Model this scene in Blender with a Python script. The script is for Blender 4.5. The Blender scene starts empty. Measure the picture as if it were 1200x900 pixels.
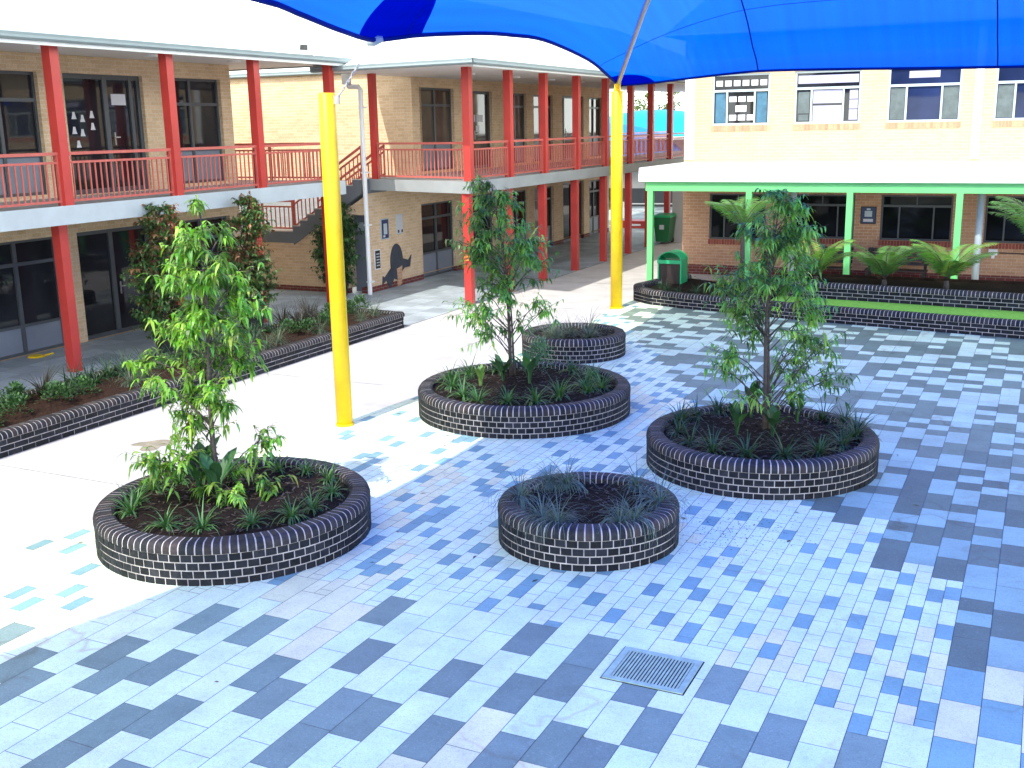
import bpy, math, random
from mathutils import Vector, noise
R = math.radians
random.seed(7)
sc = bpy.context.scene
COL = sc.collection
rnd = random.random
def U(a, b): return random.uniform(a, b)

# ------------------------------------------------------------------ materials
def new_mat(name):
    m = bpy.data.materials.new(name); m.use_nodes = True
    nt = m.node_tree; nt.nodes.clear()
    out = nt.nodes.new('ShaderNodeOutputMaterial')
    return m, nt, out
def N(nt, t, **kw):
    n = nt.nodes.new(t)
    for k, v in kw.items():
        if k in n.inputs.keys(): n.inputs[k].default_value = v
        else: setattr(n, k, v)
    return n
def c4(c): return (c[0], c[1], c[2], 1)
def mixcol(nt, fac, a, b, mode='MIX'):
    m = nt.nodes.new('ShaderNodeMix'); m.data_type = 'RGBA'; m.blend_type = mode; m.clamp_factor = True
    for i, v in ((0, fac), (6, a), (7, b)):
        if hasattr(v, 'links'): nt.links.new(v, m.inputs[i])
        elif i == 0: m.inputs[0].default_value = v
        else: m.inputs[i].default_value = c4(v)
    return m.outputs[2]
def noise_tex(nt, scale, detail=4, rough=.6, coord='Object'):
    tc = nt.nodes.new('ShaderNodeTexCoord')
    n = N(nt, 'ShaderNodeTexNoise', Scale=scale, Detail=detail, Roughness=rough)
    nt.links.new(tc.outputs[coord], n.inputs['Vector'])
    return n.outputs['Fac']
def ramp(nt, fac, a, b):
    r = nt.nodes.new('ShaderNodeMapRange'); r.inputs[1].default_value = a; r.inputs[2].default_value = b
    nt.links.new(fac, r.inputs[0]); return r.outputs[0]
def bump(nt, h, strength, dist):
    b = N(nt, 'ShaderNodeBump', Strength=strength, Distance=dist); nt.links.new(h, b.inputs['Height']); return b.outputs[0]
def paint(name, col, rough=.5, var=.18, scale=3, spec=.5, metal=0, bmp=0, streak=True, vcol=False, speck=0):
    m, nt, out = new_mat(name)
    p = N(nt, 'ShaderNodeBsdfPrincipled', Roughness=rough, Metallic=metal)
    p.inputs['Specular IOR Level'].default_value = spec
    f = noise_tex(nt, scale, 6, .65)
    dark = tuple(x * (1 - var) for x in col); lite = tuple(min(1, x * (1 + var * .6)) for x in col)
    c = mixcol(nt, ramp(nt, f, .3, .7), dark, lite)
    if vcol:
        a = nt.nodes.new('ShaderNodeVertexColor'); a.layer_name = 'Col'
        c = mixcol(nt, 1.0, c, a.outputs[0], 'MULTIPLY')
    if speck:
        s = noise_tex(nt, 160, 2, .7)
        c = mixcol(nt, ramp(nt, s, .35, .65), c, (1, 1, 1), 'MULTIPLY') if False else mixcol(nt, ramp(nt, s, .42, .3), c, tuple(x * (1 - speck) for x in col))
    nt.links.new(c, p.inputs['Base Color'])
    r = nt.nodes.new('ShaderNodeMapRange'); r.inputs[3].default_value = max(0.02, rough - .1); r.inputs[4].default_value = min(1, rough + .1)
    nt.links.new(f, r.inputs[0]); nt.links.new(r.outputs[0], p.inputs['Roughness'])
    if bmp:
        h = noise_tex(nt, bmp[0], 5, .6); nt.links.new(bump(nt, h, bmp[1], bmp[2]), p.inputs['Normal'])
    nt.links.new(p.outputs[0], out.inputs[0]); return m
def brickmat(name, c1, c2, mortar, dirt=.25, offset=.5):
    m, nt, out = new_mat(name)
    uv = nt.nodes.new('ShaderNodeUVMap'); uv.uv_map = 'UVMap'
    b = N(nt, 'ShaderNodeTexBrick', Scale=1.0)
    b.inputs['Mortar Size'].default_value = .0055; b.inputs['Mortar Smooth'].default_value = .25
    b.inputs['Brick Width'].default_value = .24; b.inputs['Row Height'].default_value = .086
    b.inputs['Bias'].default_value = 0; b.offset = offset
    b.inputs['Color1'].default_value = c4(c1); b.inputs['Color2'].default_value = c4(c2); b.inputs['Mortar'].default_value = c4(mortar)
    nt.links.new(uv.outputs[0], b.inputs['Vector'])
    f = noise_tex(nt, 1.1, 6, .7); f2 = noise_tex(nt, 28, 3, .7)
    c = mixcol(nt, ramp(nt, f, .35, .75), b.outputs['Color'], tuple(x * (1 - dirt) for x in c1), 'MIX')
    c = mixcol(nt, .55, b.outputs['Color'], c)
    c = mixcol(nt, ramp(nt, f2, .3, .75), c, (.72, .7, .68), 'MULTIPLY')
    p = N(nt, 'ShaderNodeBsdfPrincipled', Roughness=.82)
    nt.links.new(c, p.inputs['Base Color'])
    inv = N(nt, 'ShaderNodeMath', operation='SUBTRACT'); inv.inputs[0].default_value = 1; nt.links.new(b.outputs['Fac'], inv.inputs[1])
    nt.links.new(bump(nt, inv.outputs[0], .6, .006), p.inputs['Normal'])
    nt.links.new(p.outputs[0], out.inputs[0]); return m
def vmat(name, rough=.6, spec=.4, var=.2, scale=8, bmp=None, trans=0, speck=0.0, veins=False):
    """colour from the mesh's own colour attribute, broken up by noise"""
    m, nt, out = new_mat(name)
    a = nt.nodes.new('ShaderNodeVertexColor'); a.layer_name = 'Col'
    f = noise_tex(nt, scale, 6, .7)
    v = nt.nodes.new('ShaderNodeMapRange'); v.inputs[3].default_value = 1 - var; v.inputs[4].default_value = 1 + var
    nt.links.new(ramp(nt, f, .3, .7), v.inputs[0])
    g = nt.nodes.new('ShaderNodeCombineColor')
    for i in range(3): nt.links.new(v.outputs[0], g.inputs[i])
    c = mixcol(nt, 1.0, a.outputs[0], g.outputs[0], 'MULTIPLY')
    if speck:
        s = noise_tex(nt, 75, 4, .85)
        c = mixcol(nt, ramp(nt, s, .46, .34), c, (1 - speck,) * 3, 'MULTIPLY') if False else c
        mm = nt.nodes.new('ShaderNodeMix'); mm.data_type = 'RGBA'; mm.blend_type = 'MULTIPLY'
        nt.links.new(ramp(nt, s, .5, .3), mm.inputs[0]); nt.links.new(c, mm.inputs[6]); mm.inputs[7].default_value = (1 - speck, 1 - speck, 1 - speck, 1)
        c = mm.outputs[2]
    if name == 'engineering_brick':
        e1 = noise_tex(nt, 4.5, 6, .75); m9 = N(nt, 'ShaderNodeMath', operation='MULTIPLY'); nt.links.new(ramp(nt, e1, .52, .78), m9.inputs[0]); m9.inputs[1].default_value = .09
        c = mixcol(nt, m9.outputs[0], c, (.30, .28, .26))
    if veins:
        v1 = noise_tex(nt, .95, 3, .5); g1 = noise_tex(nt, .55, 2, .5); d1 = noise_tex(nt, .42, 5, .7); d2 = noise_tex(nt, 6, 5, .75)
        sb = N(nt, 'ShaderNodeMath', operation='SUBTRACT'); nt.links.new(v1, sb.inputs[0]); sb.inputs[1].default_value = .5
        ab = N(nt, 'ShaderNodeMath', operation='ABSOLUTE'); nt.links.new(sb.outputs[0], ab.inputs[0])
        mu = N(nt, 'ShaderNodeMath', operation='MULTIPLY'); nt.links.new(ramp(nt, ab.outputs[0], .022, .002), mu.inputs[0]); nt.links.new(ramp(nt, g1, .50, .66), mu.inputs[1])
        m3 = N(nt, 'ShaderNodeMath', operation='MULTIPLY'); nt.links.new(mu.outputs[0], m3.inputs[0]); m3.inputs[1].default_value = .55
        c = mixcol(nt, m3.outputs[0], c, mixcol(nt, 1.0, c, (.74, .56, .46), 'MULTIPLY'))
        m4 = N(nt, 'ShaderNodeMath', operation='MULTIPLY'); nt.links.new(ramp(nt, d1, .5, .72), m4.inputs[0]); m4.inputs[1].default_value = .8
        c = mixcol(nt, m4.outputs[0], c, mixcol(nt, 1.0, c, (.80, .77, .74), 'MULTIPLY'))
        m5 = N(nt, 'ShaderNodeMath', operation='MULTIPLY'); nt.links.new(ramp(nt, d2, .52, .75), m5.inputs[0]); m5.inputs[1].default_value = .7
        c = mixcol(nt, m5.outputs[0], c, mixcol(nt, 1.0, c, (.78, .76, .72), 'MULTIPLY'))
        g2 = noise_tex(nt, 34, 3, .8); c = mixcol(nt, ramp(nt, g2, .50, .68), c, mixcol(nt, 1.0, c, (.88, .88, .88), 'MULTIPLY'))
        g3 = noise_tex(nt, 52, 2, .8); c = mixcol(nt, ramp(nt, g3, .58, .70), c, mixcol(nt, .10, c, (1, 1, 1)))
    p = N(nt, 'ShaderNodeBsdfPrincipled', Roughness=rough); p.inputs['Specular IOR Level'].default_value = spec
    nt.links.new(c, p.inputs['Base Color'])
    if bmp:
        h = noise_tex(nt, bmp[0], 4, .6); nt.links.new(bump(nt, h, bmp[1], bmp[2]), p.inputs['Normal'])
    if trans:
        t = nt.nodes.new('ShaderNodeBsdfTranslucent'); nt.links.new(mixcol(nt, 1.0, c, (1.0, 1.25, .35), 'MULTIPLY'), t.inputs[0])
        mx = nt.nodes.new('ShaderNodeMixShader'); mx.inputs[0].default_value = trans
        nt.links.new(p.outputs[0], mx.inputs[1]); nt.links.new(t.outputs[0], mx.inputs[2]); nt.links.new(mx.outputs[0], out.inputs[0])
    else: nt.links.new(p.outputs[0], out.inputs[0])
    return m
def glassmat(name, col, rough=.03, ior=1.5, spec=.36):
    m, nt, out = new_mat(name)
    p = N(nt, 'ShaderNodeBsdfPrincipled', Roughness=rough, IOR=ior); p.inputs['Specular IOR Level'].default_value = spec
    f = noise_tex(nt, .8, 3, .5)
    nt.links.new(mixcol(nt, ramp(nt, f, .35, .7), col, tuple(x * 2.2 + .004 for x in col)), p.inputs['Base Color'])
    h = noise_tex(nt, .9, 2, .5); nt.links.new(bump(nt, h, .06, .03), p.inputs['Normal'])
    nt.links.new(p.outputs[0], out.inputs[0]); return m
def sailmat(name, tr, tl, fac_tr, dif):
    m, nt, out = new_mat(name)
    t = nt.nodes.new('ShaderNodeBsdfTransparent'); t.inputs[0].default_value = c4(tr)
    l = nt.nodes.new('ShaderNodeBsdfTranslucent'); d = nt.nodes.new('ShaderNodeBsdfDiffuse'); d.inputs[0].default_value = c4(dif)
    uv = nt.nodes.new('ShaderNodeUVMap'); uv.uv_map = 'UVMap'
    mp = nt.nodes.new('ShaderNodeMapping'); mp.inputs['Scale'].default_value = (9, .5, 1)
    nz = N(nt, 'ShaderNodeTexNoise', Scale=1.0, Detail=3)
    nt.links.new(uv.outputs[0], mp.inputs[0]); nt.links.new(mp.outputs[0], nz.inputs['Vector'])
    nt.links.new(mixcol(nt, ramp(nt, nz.outputs['Fac'], .3, .7), tuple(x * .8 for x in tl), tl), l.inputs[0])
    a = nt.nodes.new('ShaderNodeMixShader'); a.inputs[0].default_value = .10
    nt.links.new(l.outputs[0], a.inputs[1]); nt.links.new(d.outputs[0], a.inputs[2])
    b = nt.nodes.new('ShaderNodeMixShader'); b.inputs[0].default_value = fac_tr
    nt.links.new(a.outputs[0], b.inputs[1]); nt.links.new(t.outputs[0], b.inputs[2])
    nt.links.new(b.outputs[0], out.inputs[0]); return m

M = dict(
 tan=brickmat('brick_tan', (.74, .52, .31), (.88, .66, .43), (.88, .79, .64)),
 brown=brickmat('brick_brown', (.54, .29, .165), (.66, .39, .23), (.74, .62, .50)),
 cream=brickmat('brick_cream', (.60, .44, .27), (.64, .50, .32), (.70, .60, .45), .1),
 redbase=brickmat('brick_red', (.16, .035, .03), (.22, .05, .04), (.42, .33, .28)),
 engbrick=vmat('engineering_brick', .6, .16, .4, 22, (60, .35, .005)),
 mortar=paint('mortar', (.50, .46, .43), .9, .45, 7, .2, bmp=(90, .4, .004)),
 sillbrick=vmat('sill_brick', .75, .3, .2, 30),
 paver=vmat('stone_paver', .62, .35, .13, 3.0, (120, .10, .002), speck=.30, veins=True),
 joint=paint('paver_joint', (.16, .17, .15), .9, .6, 4),
 conc=paint('concrete_path', (.53, .515, .49), .8, .20, 1.1, .3, bmp=(60, .15, .003)),
 tile=vmat('corridor_tile', .6, .4, .22, 1.6, (80, .15, .003), speck=.2),
 asphalt=paint('asphalt', (.16, .155, .15), .9, .3, .6, .2, bmp=(70, .3, .004)),
 rendergrey=paint('render_grey', (.17, .19, .21), .8, .15, 2, .3),
 fascia=paint('fascia_bluegrey', (.50, .56, .58), .6, .12, 1.2),
 slabtop=paint('slab_top', (.38, .38, .38), .8, .2, 2),
 soffit=paint('soffit', (.82, .81, .79), .7, .06, 1),
 white=paint('white_paint', (.82, .83, .83), .5, .06, 1.5),
 roof=paint('white_roof', (.84, .86, .87), .4, .04, .5),
 red=paint('red_paint', (.52, .046, .038), .42, .16, 1.4, .5),
 redrail=paint('red_rail', (.56, .125, .10), .45, .15, 3, .5),
 lime=paint('lime_paint', (.16, .60, .20), .45, .10, 1.2),
 yellow=paint('yellow_paint', (.90, .58, .008), .42, .16, 2.2, .45),
 gutter=paint('gutter_grey', (.26, .32, .34), .5, .1, 2),
 steel=paint('galvanised_steel', (.45, .46, .47), .4, .2, 6, .5, .6),
 gratesteel=paint('grate_steel', (.46, .62, .44), .45, .25, 12, .5, .35),
 black=paint('black_void', (.006, .006, .007), .8, .2, 3, .2),
 frame=paint('window_frame_grey', (.075, .085, .095), .45, .15, 2),
 paleframe=paint('window_frame_pale', (.42, .50, .54), .45, .1, 2),
 panel=paint('panel_slate', (.20, .23, .28), .5, .12, 1.5),
 glass=glassmat('dark_glass', (.010, .011, .014)),
 glassin=glassmat('tinted_glass', (.055, .042, .034), .04),
 glassblue=glassmat('blue_glass', (.008, .014, .045), .03, 1.5, .16), glassblack=glassmat('shaded_glass', (.005, .006, .008), .03, 1.45, .14),
 curtain=paint('blue_curtain', (.05, .15, .24), .7, .35, 6),
 greycurtain=paint('grey_curtain', (.10, .13, .14), .7, .3, 6),
 blind=paint('lilac_blind', (.36, .36, .50), .7, .08, 2),
 paper=paint('paper', (.60, .60, .64), .7, .06, 6),
 soil=paint('soil', (.022, .014, .010), .95, .7, 30, .15, bmp=(45, 1.0, .05)),
 turf=paint('artificial_turf', (.27, .60, .09), .9, .25, 14, .15, bmp=(200, .8, .01)),
 leaf=vmat('leaf', .42, .45, .22, 9, None, .34),
 blade=vmat('grass_blade', .5, .4, .2, 12, None, .25),
 bark=paint('bark', (.10, .085, .07), .9, .4, 18, .2, bmp=(40, .6, .01)),
 sail=sailmat('sail_fabric', (.25, .55, 1.0), (.0, .090, .86), .03, (.0, .035, .5)),
 saildark=sailmat('sail_double_fabric', (.02, .06, .45), (.0, .015, .30), .12, (.0, .01, .16)),
 seam=paint('sail_seam', (.0, .015, .20), .8, .1, 3, .1),
 dome=paint('blue_dome_fabric', (.0, .30, .66), .7, .12, .3),
 domedark=paint('blue_dome_shade', (.0, .19, .55), .7, .1, .3),
 green=paint('bin_green', (.02, .42, .16), .4, .12, 3),
 darkgreen=paint('bin_dark_green', (.01, .16, .05), .45, .2, 3),
 binbody=paint('bin_brown', (.030, .020, .016), .5, .3, 5),
 wood=paint('dark_timber', (.045, .030, .024), .6, .4, 12),
 plastic=paint('black_plastic', (.012, .013, .015), .45, .2, 4),
 navy=paint('navy_sign', (.02, .045, .13), .5, .3, 14),
 plaque=paint('slate_plaque', (.045, .055, .075), .6, .4, 9),
 orange=paint('orange_rope', (.75, .30, .05), .7, .2, 10),
 hose=paint('brown_hose', (.09, .045, .035), .5, .2, 8),
 far=paint('far_wall', (.46, .45, .45), .8, .12, .5),
 fardark=paint('far_dark', (.05, .055, .065), .8, .2, 1),
)

# ------------------------------------------------------------------ mesh builder
class MB:
    def __init__(s): s.v = []; s.f = []; s.m = []; s.uv = []; s.c = []
    def face(s, pts, mat=0, col=(1, 1, 1), uv=None):
        i = len(s.v); s.v += [tuple(p) for p in pts]; s.f.append(tuple(range(i, i + len(pts)))); s.m.append(mat); s.c.append(col)
        if uv is None:
            a, b, c = Vector(pts[0]), Vector(pts[1]), Vector(pts[2])
            n = (b - a).cross(c - a)
            if abs(n.z) >= max(abs(n.x), abs(n.y)): uv = [(p[0], p[1]) for p in pts]
            elif abs(n.x) > abs(n.y): uv = [(p[1], p[2]) for p in pts]
            else: uv = [(p[0], p[2]) for p in pts]
        s.uv.append(uv)
    def box(s, x0, x1, y0, y1, z0, z1, mat=0, col=(1, 1, 1)):
        s.hexa([(x0, y0, z0), (x1, y0, z0), (x1, y1, z0), (x0, y1, z0), (x0, y0, z1), (x1, y0, z1), (x1, y1, z1), (x0, y1, z1)], mat, col)
    def hexa(s, p, mat=0, col=(1, 1, 1)):
        for q in ((3, 2, 1, 0), (4, 5, 6, 7), (0, 1, 5, 4), (1, 2, 6, 5), (2, 3, 7, 6), (3, 0, 4, 7)): s.face([p[i] for i in q], mat, col)
    def bar(s, a, b, w, h=None, mat=0, col=(1, 1, 1)):
        a, b = Vector(a), Vector(b); h = h or w; d = (b - a).normalized()
        up = Vector((0, 0, 1)) if abs(d.z) < .95 else Vector((0, 1, 0))
        x = d.cross(up).normalized() * w / 2; y = x.cross(d).normalized() * h / 2
        s.hexa([a - x - y, a + x - y, b + x - y, b - x - y, a - x + y, a + x + y, b + x + y, b - x + y], mat, col)
    def tube(s, pts, rad, n=8, mat=0, col=(1, 1, 1), caps=True):
        pts = [Vector(p) for p in pts]; k = len(pts)
        if not hasattr(rad, '__len__'): rad = [rad] * k
        rings = []; ref = Vector((1, 0, 0))
        for i, p in enumerate(pts):
            d = (pts[min(i + 1, k - 1)] - pts[max(i - 1, 0)]).normalized()
            if abs(d.dot(ref)) > .9: ref = Vector((0, 1, 0)) if abs(d.y) < .9 else Vector((0, 0, 1))
            x = d.cross(ref).normalized(); y = d.cross(x)
            b = len(s.v); rings.append(b)
            s.v += [tuple(p + x * rad[i] * math.cos(t * 2 * math.pi / n) + y * rad[i] * math.sin(t * 2 * math.pi / n)) for t in range(n)]
        for i in range(k - 1):
            for t in range(n):
                a, b = rings[i], rings[i + 1]; u = (t + 1) % n
                s.f.append((a + t, a + u, b + u, b + t)); s.m.append(mat); s.c.append(col); s.uv.append([(0, 0)] * 4)
        if caps:
            s.f.append(tuple(rings[0] + t for t in reversed(range(n)))); s.m.append(mat); s.c.append(col); s.uv.append([(0, 0)] * n)
            s.f.append(tuple(rings[-1] + t for t in range(n))); s.m.append(mat); s.c.append(col); s.uv.append([(0, 0)] * n)
    def grid(s, P, nu, nv, mat=0, col=(1, 1, 1), colf=None):
        b = len(s.v)
        for j in range(nv + 1):
            for i in range(nu + 1): s.v.append(tuple(P(i / nu, j / nv)))
        for j in range(nv):
            for i in range(nu):
                a = b + j * (nu + 1) + i
                s.f.append((a, a + 1, a + nu + 2, a + nu + 1)); s.m.append(mat); s.c.append(col)
                s.uv.append([(i / nu * 10, j / nv * 10), ((i + 1) / nu * 10, j / nv * 10), ((i + 1) / nu * 10, (j + 1) / nv * 10), (i / nu * 10, (j + 1) / nv * 10)])
    def build(s, name, mats, parent=None, smooth=False, off=None):
        if not isinstance(mats, (list, tuple)): mats = [mats]
        me = bpy.data.meshes.new(name)
        if off is None:
            off = (0, 0, 0)
            if parent is not None:
                r = parent
                while r.parent: r = r.parent
                off = r.location
        me.from_pydata([(x - off[0], y - off[1], z - off[2]) for x, y, z in s.v], [], s.f)
        for m in mats: me.materials.append(m)
        me.polygons.foreach_set('material_index', s.m)
        uvl = me.uv_layers.new(name='UVMap'); flat = []
        for u in s.uv:
            for a in u: flat += [a[0], a[1]]
        uvl.data.foreach_set('uv', flat)
        ca = me.color_attributes.new('Col', 'FLOAT_COLOR', 'CORNER'); cf = []
        for f, c in zip(s.f, s.c): cf += [c[0], c[1], c[2], 1] * len(f)
        ca.data.foreach_set('color', cf)
        if smooth: me.polygons.foreach_set('use_smooth', [True] * len(s.f))
        me.update()
        o = bpy.data.objects.new(name, me); COL.objects.link(o)
        if parent is not None: o.parent = parent
        return o
def tag(o, label, cat, group=None):
    o['label'] = label; o['category'] = cat
    if group: o['group'] = group
    return o
def thing(name, label, cat, loc, group=None):
    o = bpy.data.objects.new(name, None); COL.objects.link(o); o.location = loc; o.empty_display_size = .2
    return tag(o, label, cat, group)
def struct(o, kind='structure'): o['kind'] = kind; return o
def box_part(name, mat, parent, *b):
    mb = MB(); mb.box(*b); return mb.build(name, mat, parent)

# ------------------------------------------------------------------ walls, windows
def plane_x(X): return lambda u, z, d=0: (X + d, u, z)          # wall facing +X
def plane_y(Y): return lambda u, z, d=0: (u, Y - d, z)          # wall facing -Y
def quadP(mb, P, u0, u1, z0, z1, d, mat=0):
    mb.face([P(u0, z0, d), P(u1, z0, d), P(u1, z1, d), P(u0, z1, d)], mat)
def boxP(mb, P, u0, u1, z0, z1, d0, d1, mat=0, col=(1, 1, 1)):
    mb.hexa([P(u0, z0, d1), P(u1, z0, d1), P(u1, z0, d0), P(u0, z0, d0), P(u0, z1, d1), P(u1, z1, d1), P(u1, z1, d0), P(u0, z1, d0)], mat, col)
def wall(mb, P, u0, u1, z0, z1, holes=(), thick=.22, mat=0):
    holes = [h for h in holes if h[0] < u1 and h[1] > u0 and h[2] < z1 and h[3] > z0]
    us = sorted({u0, u1, *[min(max(h[i], u0), u1) for h in holes for i in (0, 1)]})
    zs = sorted({z0, z1, *[min(max(h[i], z0), z1) for h in holes for i in (2, 3)]})
    for a, b in zip(us, us[1:]):
        for c, d in zip(zs, zs[1:]):
            um, zm = (a + b) / 2, (c + d) / 2
            if not any(h[0] < um < h[1] and h[2] < zm < h[3] for h in holes): quadP(mb, P, a, b, c, d, 0, mat)
    for h in holes:
        a, b, c, d = h[:4]
        mb.face([P(a, c), P(a, d), P(a, d, -thick), P(a, c, -thick)], mat)
        mb.face([P(b, c), P(b, d), P(b, d, -thick), P(b, c, -thick)], mat)
        mb.face([P(a, d), P(b, d), P(b, d, -thick), P(a, d, -thick)], mat)
        mb.face([P(a, c), P(b, c), P(b, c, -thick), P(a, c, -thick)], mat)
    # back skin so the wall is a solid thing
    quadP(mb, P, u0, u1, z0, z1, -thick - .3, mat)
def window(parent, P, u0, u1, z0, z1, mull=(), trans=(), panel=None, fm='frame', gm='glass', fw=.06, name='window', handle=None, rec=.10):
    """frame is the part, glass / panels / papers are its sub-parts. mull: (u, zlo, zhi) ; panel: height of solid base panel"""
    f = MB(); d0, d1 = -rec - .06, -rec
    boxP(f, P, u0, u0 + fw, z0, z1, d0, d1); boxP(f, P, u1 - fw, u1, z0, z1, d0, d1)
    boxP(f, P, u0 + fw, u1 - fw, z1 - fw, z1, d0, d1); boxP(f, P, u0 + fw, u1 - fw, z0, z0 + fw, d0, d1)
    zt = sorted(t for t in trans)
    for t in zt: boxP(f, P, u0 + fw, u1 - fw, t - fw * .6, t + fw * .6, d0, d1 + .012)
    for (u, a, b, w) in mull: boxP(f, P, u - w / 2, u + w / 2, a, b, d0, d1 + .006)
    fo = f.build(name, M[fm], parent)
    g = MB(); quadP(g, P, u0 + fw * .5, u1 - fw * .5, (panel or z0 + fw * .5), z1 - fw * .5, d0 + .02)
    g.build('pane', M[gm], fo)
    if panel:
        p = MB(); boxP(p, P, u0 + fw, u1 - fw, z0 + fw * .3, panel, d0 + .01, d0 + .035); p.build('base_panel', M['panel'], fo)
        fr = MB(); boxP(fr, P, u0 + fw, u1 - fw, panel - .03, panel + .03, d0, d1 + .01); fr.build('rail', M[fm], fo)
    if handle:
        h = MB(); u, z = handle; boxP(h, P, u - .012, u + .012, z - .14, z + .14, d1 + .004, d1 + .03); boxP(h, P, u, u + .13, z + .02, z + .045, d1 + .03, d1 + .05); h.build('handle', M['steel'], fo)
    return fo
def papers(fo, P, items, d=-.132, mat='paper', name='paper'):
    for (u0, u1, z0, z1) in items:
        p = MB(); quadP(p, P, u0, u1, z0, z1, d); p.build(name, M[mat], fo)
def railing(name, a, b, zf, parent, z_end=None, sp=.135, ht=.95, mat='redrail', rings=True):
    """a, b plan points, zf floor height at a, z_end at b"""
    ze = zf if z_end is None else z_end
    mb = MB(); L = math.hypot(b[0] - a[0], b[1] - a[1]); P = lambda t, h: (a[0] + (b[0] - a[0]) * t, a[1] + (b[1] - a[1]) * t, zf + (ze - zf) * t + h)
    mb.bar(P(0, ht), P(1, ht), .062, .055); mb.bar(P(0, ht - .16), P(1, ht - .16), .045, .042); mb.bar(P(0, .09), P(1, .09), .045, .042)
    n = max(2, int(L / sp))
    for i in range(1, n): mb.bar(P(i / n, .09), P(i / n, ht - .16), .024, .024)
    for t in (.0, 1.0):
        t2 = t + (.02 / L if t == 0 else -.02 / L); mb.bar(P(t2, 0), P(t2, ht), .04, .04)
    if rings:
        dx, dy = (b[0] - a[0]) / L, (b[1] - a[1]) / L
        for t in (.08 / L, 1 - .08 / L):
            c = P(t, ht - .075)
            mb.tube([(c[0] + dx * .045 * math.cos(q), c[1] + dy * .045 * math.cos(q), c[2] + .045 * math.sin(q)) for q in [k * math.pi / 5 for k in range(11)]], .007, 5, caps=False)
    return mb.build(name, M[mat], parent)
def post(parent, x, y, z0, z1, w=.19, mat='red', name='post'):
    mb = MB(); mb.box(x - w / 2, x + w / 2, y - w / 2, y + w / 2, z0, z1); return mb.build(name, M[mat], parent)

# ================================================================== SETTING
g = MB(); g.grid(lambda u, v: (-400 + 800 * u, -300 + 900 * v, -.012), 8, 8); struct(g.build('ground', M['asphalt']))
g = MB(); g.box(-13.25, -8.6, -6, 60, -.2, 0.0)
struct(g.build('concrete_path', M['conc']))
# faint saw-cut joints in the concrete
g = MB()
for y in (3.5, 9.9, 16.0, 20.4, 24.8, 29.2, 33.6): g.box(-13.05, -10.4, y, y + .007, .0005, .003)
struct(g.build('path_joint', M['joint']))
def stain(name, cx, cy, rx, ry, col, k):
    mb = MB(); pts = []
    for i in range(26):
        a = i * 2 * math.pi / 26; r = .62 + .55 * noise.noise(Vector((math.cos(a) * 1.3 + k, math.sin(a) * 1.3, k * 3.1)))
        pts.append((cx + math.cos(a) * rx * r, cy + math.sin(a) * ry * r, .0035))
    mb.face(pts); return struct(mb.build(name, paint(name, col, .9, .35, 6, .2)))
stain('path_stain', -11.55, 11.5, .42, .40, (.30, .27, .20), 1.7)
stain('path_stain', -9.75, 14.3, .40, .30, (.56, .53, .49), 4.2)
# corridor floors: grey tiles
g = MB()
def tiles(x0, x1, y0, y1, sx, sy):
    x = x0; r = 0
    while x < x1 - .01:
        y = y0 - (r % 2) * sy / 2
        while y < y1:
            a, b = max(y, y0), min(y + sy, y1)
            if b - a > .02:
                k = U(.8, 1.15); g.face([(x + .003, a + .003, .010), (min(x + sx, x1) - .003, a + .003, .010), (min(x + sx, x1) - .003, b - .003, .010), (x + .003, b - .003, .010)], 0, (.40 * k, .46 * k, .49 * k))
            y += sy
        x += sx; r += 1
tiles(-20.4, -14.85, -2, 21.3, .6, .6); tiles(-21.0, -13.1, 21.3, 60, .6, .6)
struct(g.build('corridor_floor', M['tile']))
g = MB(); g.box(-21, -13.1, -2, 60, -.1, .004); struct(g.build('corridor_base', M['joint']))

# ---- courtyard paving: every stone a face with its own colour, on a joint bed
WX, LY, XE = .295, .59, -.427
def xl(y): return -9.95 + .55 * min(1, max(0, (y - 10.5) / 5.5)) + .10 * math.sin(y * .9)        # edge against the concrete
def zone(x, y):
    # front large stones / middle small stones / back + right large mixed stones
    yb = 7.55 + .9 * math.sin((x + 8.3) * .42) + (.25 if x > -3.5 else 0)
    if x > -.43: yb = 8.95
    if x < -8.2: yb = 6.3 + (-8.2 - x) * .1
    if y < yb: return 'A'
    if y < 12.2: xb = -.43 if y < 10.9 else -1.32
    else:
        t = (y - 12.2) / 12.6; xb = -1.6 - 7.4 * min(1, t) ** .82
    return 'C' if x > xb else 'B'
DARK = [(-7.59,5.85),(-7.29,5.56),(-7.04,6.35),(-6.73,6.04),(-6.41,6.32),(-6.71,7.23),(-6.09,7.21),(-6.12,5.41),(-5.8,5.71),(-5.47,6.6),(-5.18,6.28),(-6.68,5.01),(-5.22,5.33),(-4.6,5.77),(-4.64,6.14),
 (-5.42,7.83),(-5.17,8.11),(-4.54,8.69),(-3.94,8.06),(-4.87,7.19),(-4.26,7.16),(-4.5,6.36),(-3.96,6.24),(-3.64,7.15),(-3.28,8.06),(-3.34,7.38),(-3.36,6.32),(-3.05,6.59),(-2.68,6.47),(-2.71,7.37),(-2.42,7.08),(-3.01,8.91),
 (-2.4,8.89),(-2.08,7.96),(-1.8,8.24),(-1.5,7.37),(-1.18,8.24),(-.88,8.52),(-.58,8.22),(-.89,7.43),(-.29,7.54),(-.29,8.94),(.02,8.26),(-1.89,6.78)]
rows = {}
for x, y in DARK:
    rows.setdefault(math.floor((x - XE) / WX), []).append(y)
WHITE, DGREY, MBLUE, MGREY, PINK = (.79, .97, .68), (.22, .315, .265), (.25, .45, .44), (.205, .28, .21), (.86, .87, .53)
def jit(c, k): f = U(1 - k, 1 + k); return tuple(min(.95, q * f * U(.985, 1.015)) for q in c)
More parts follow.
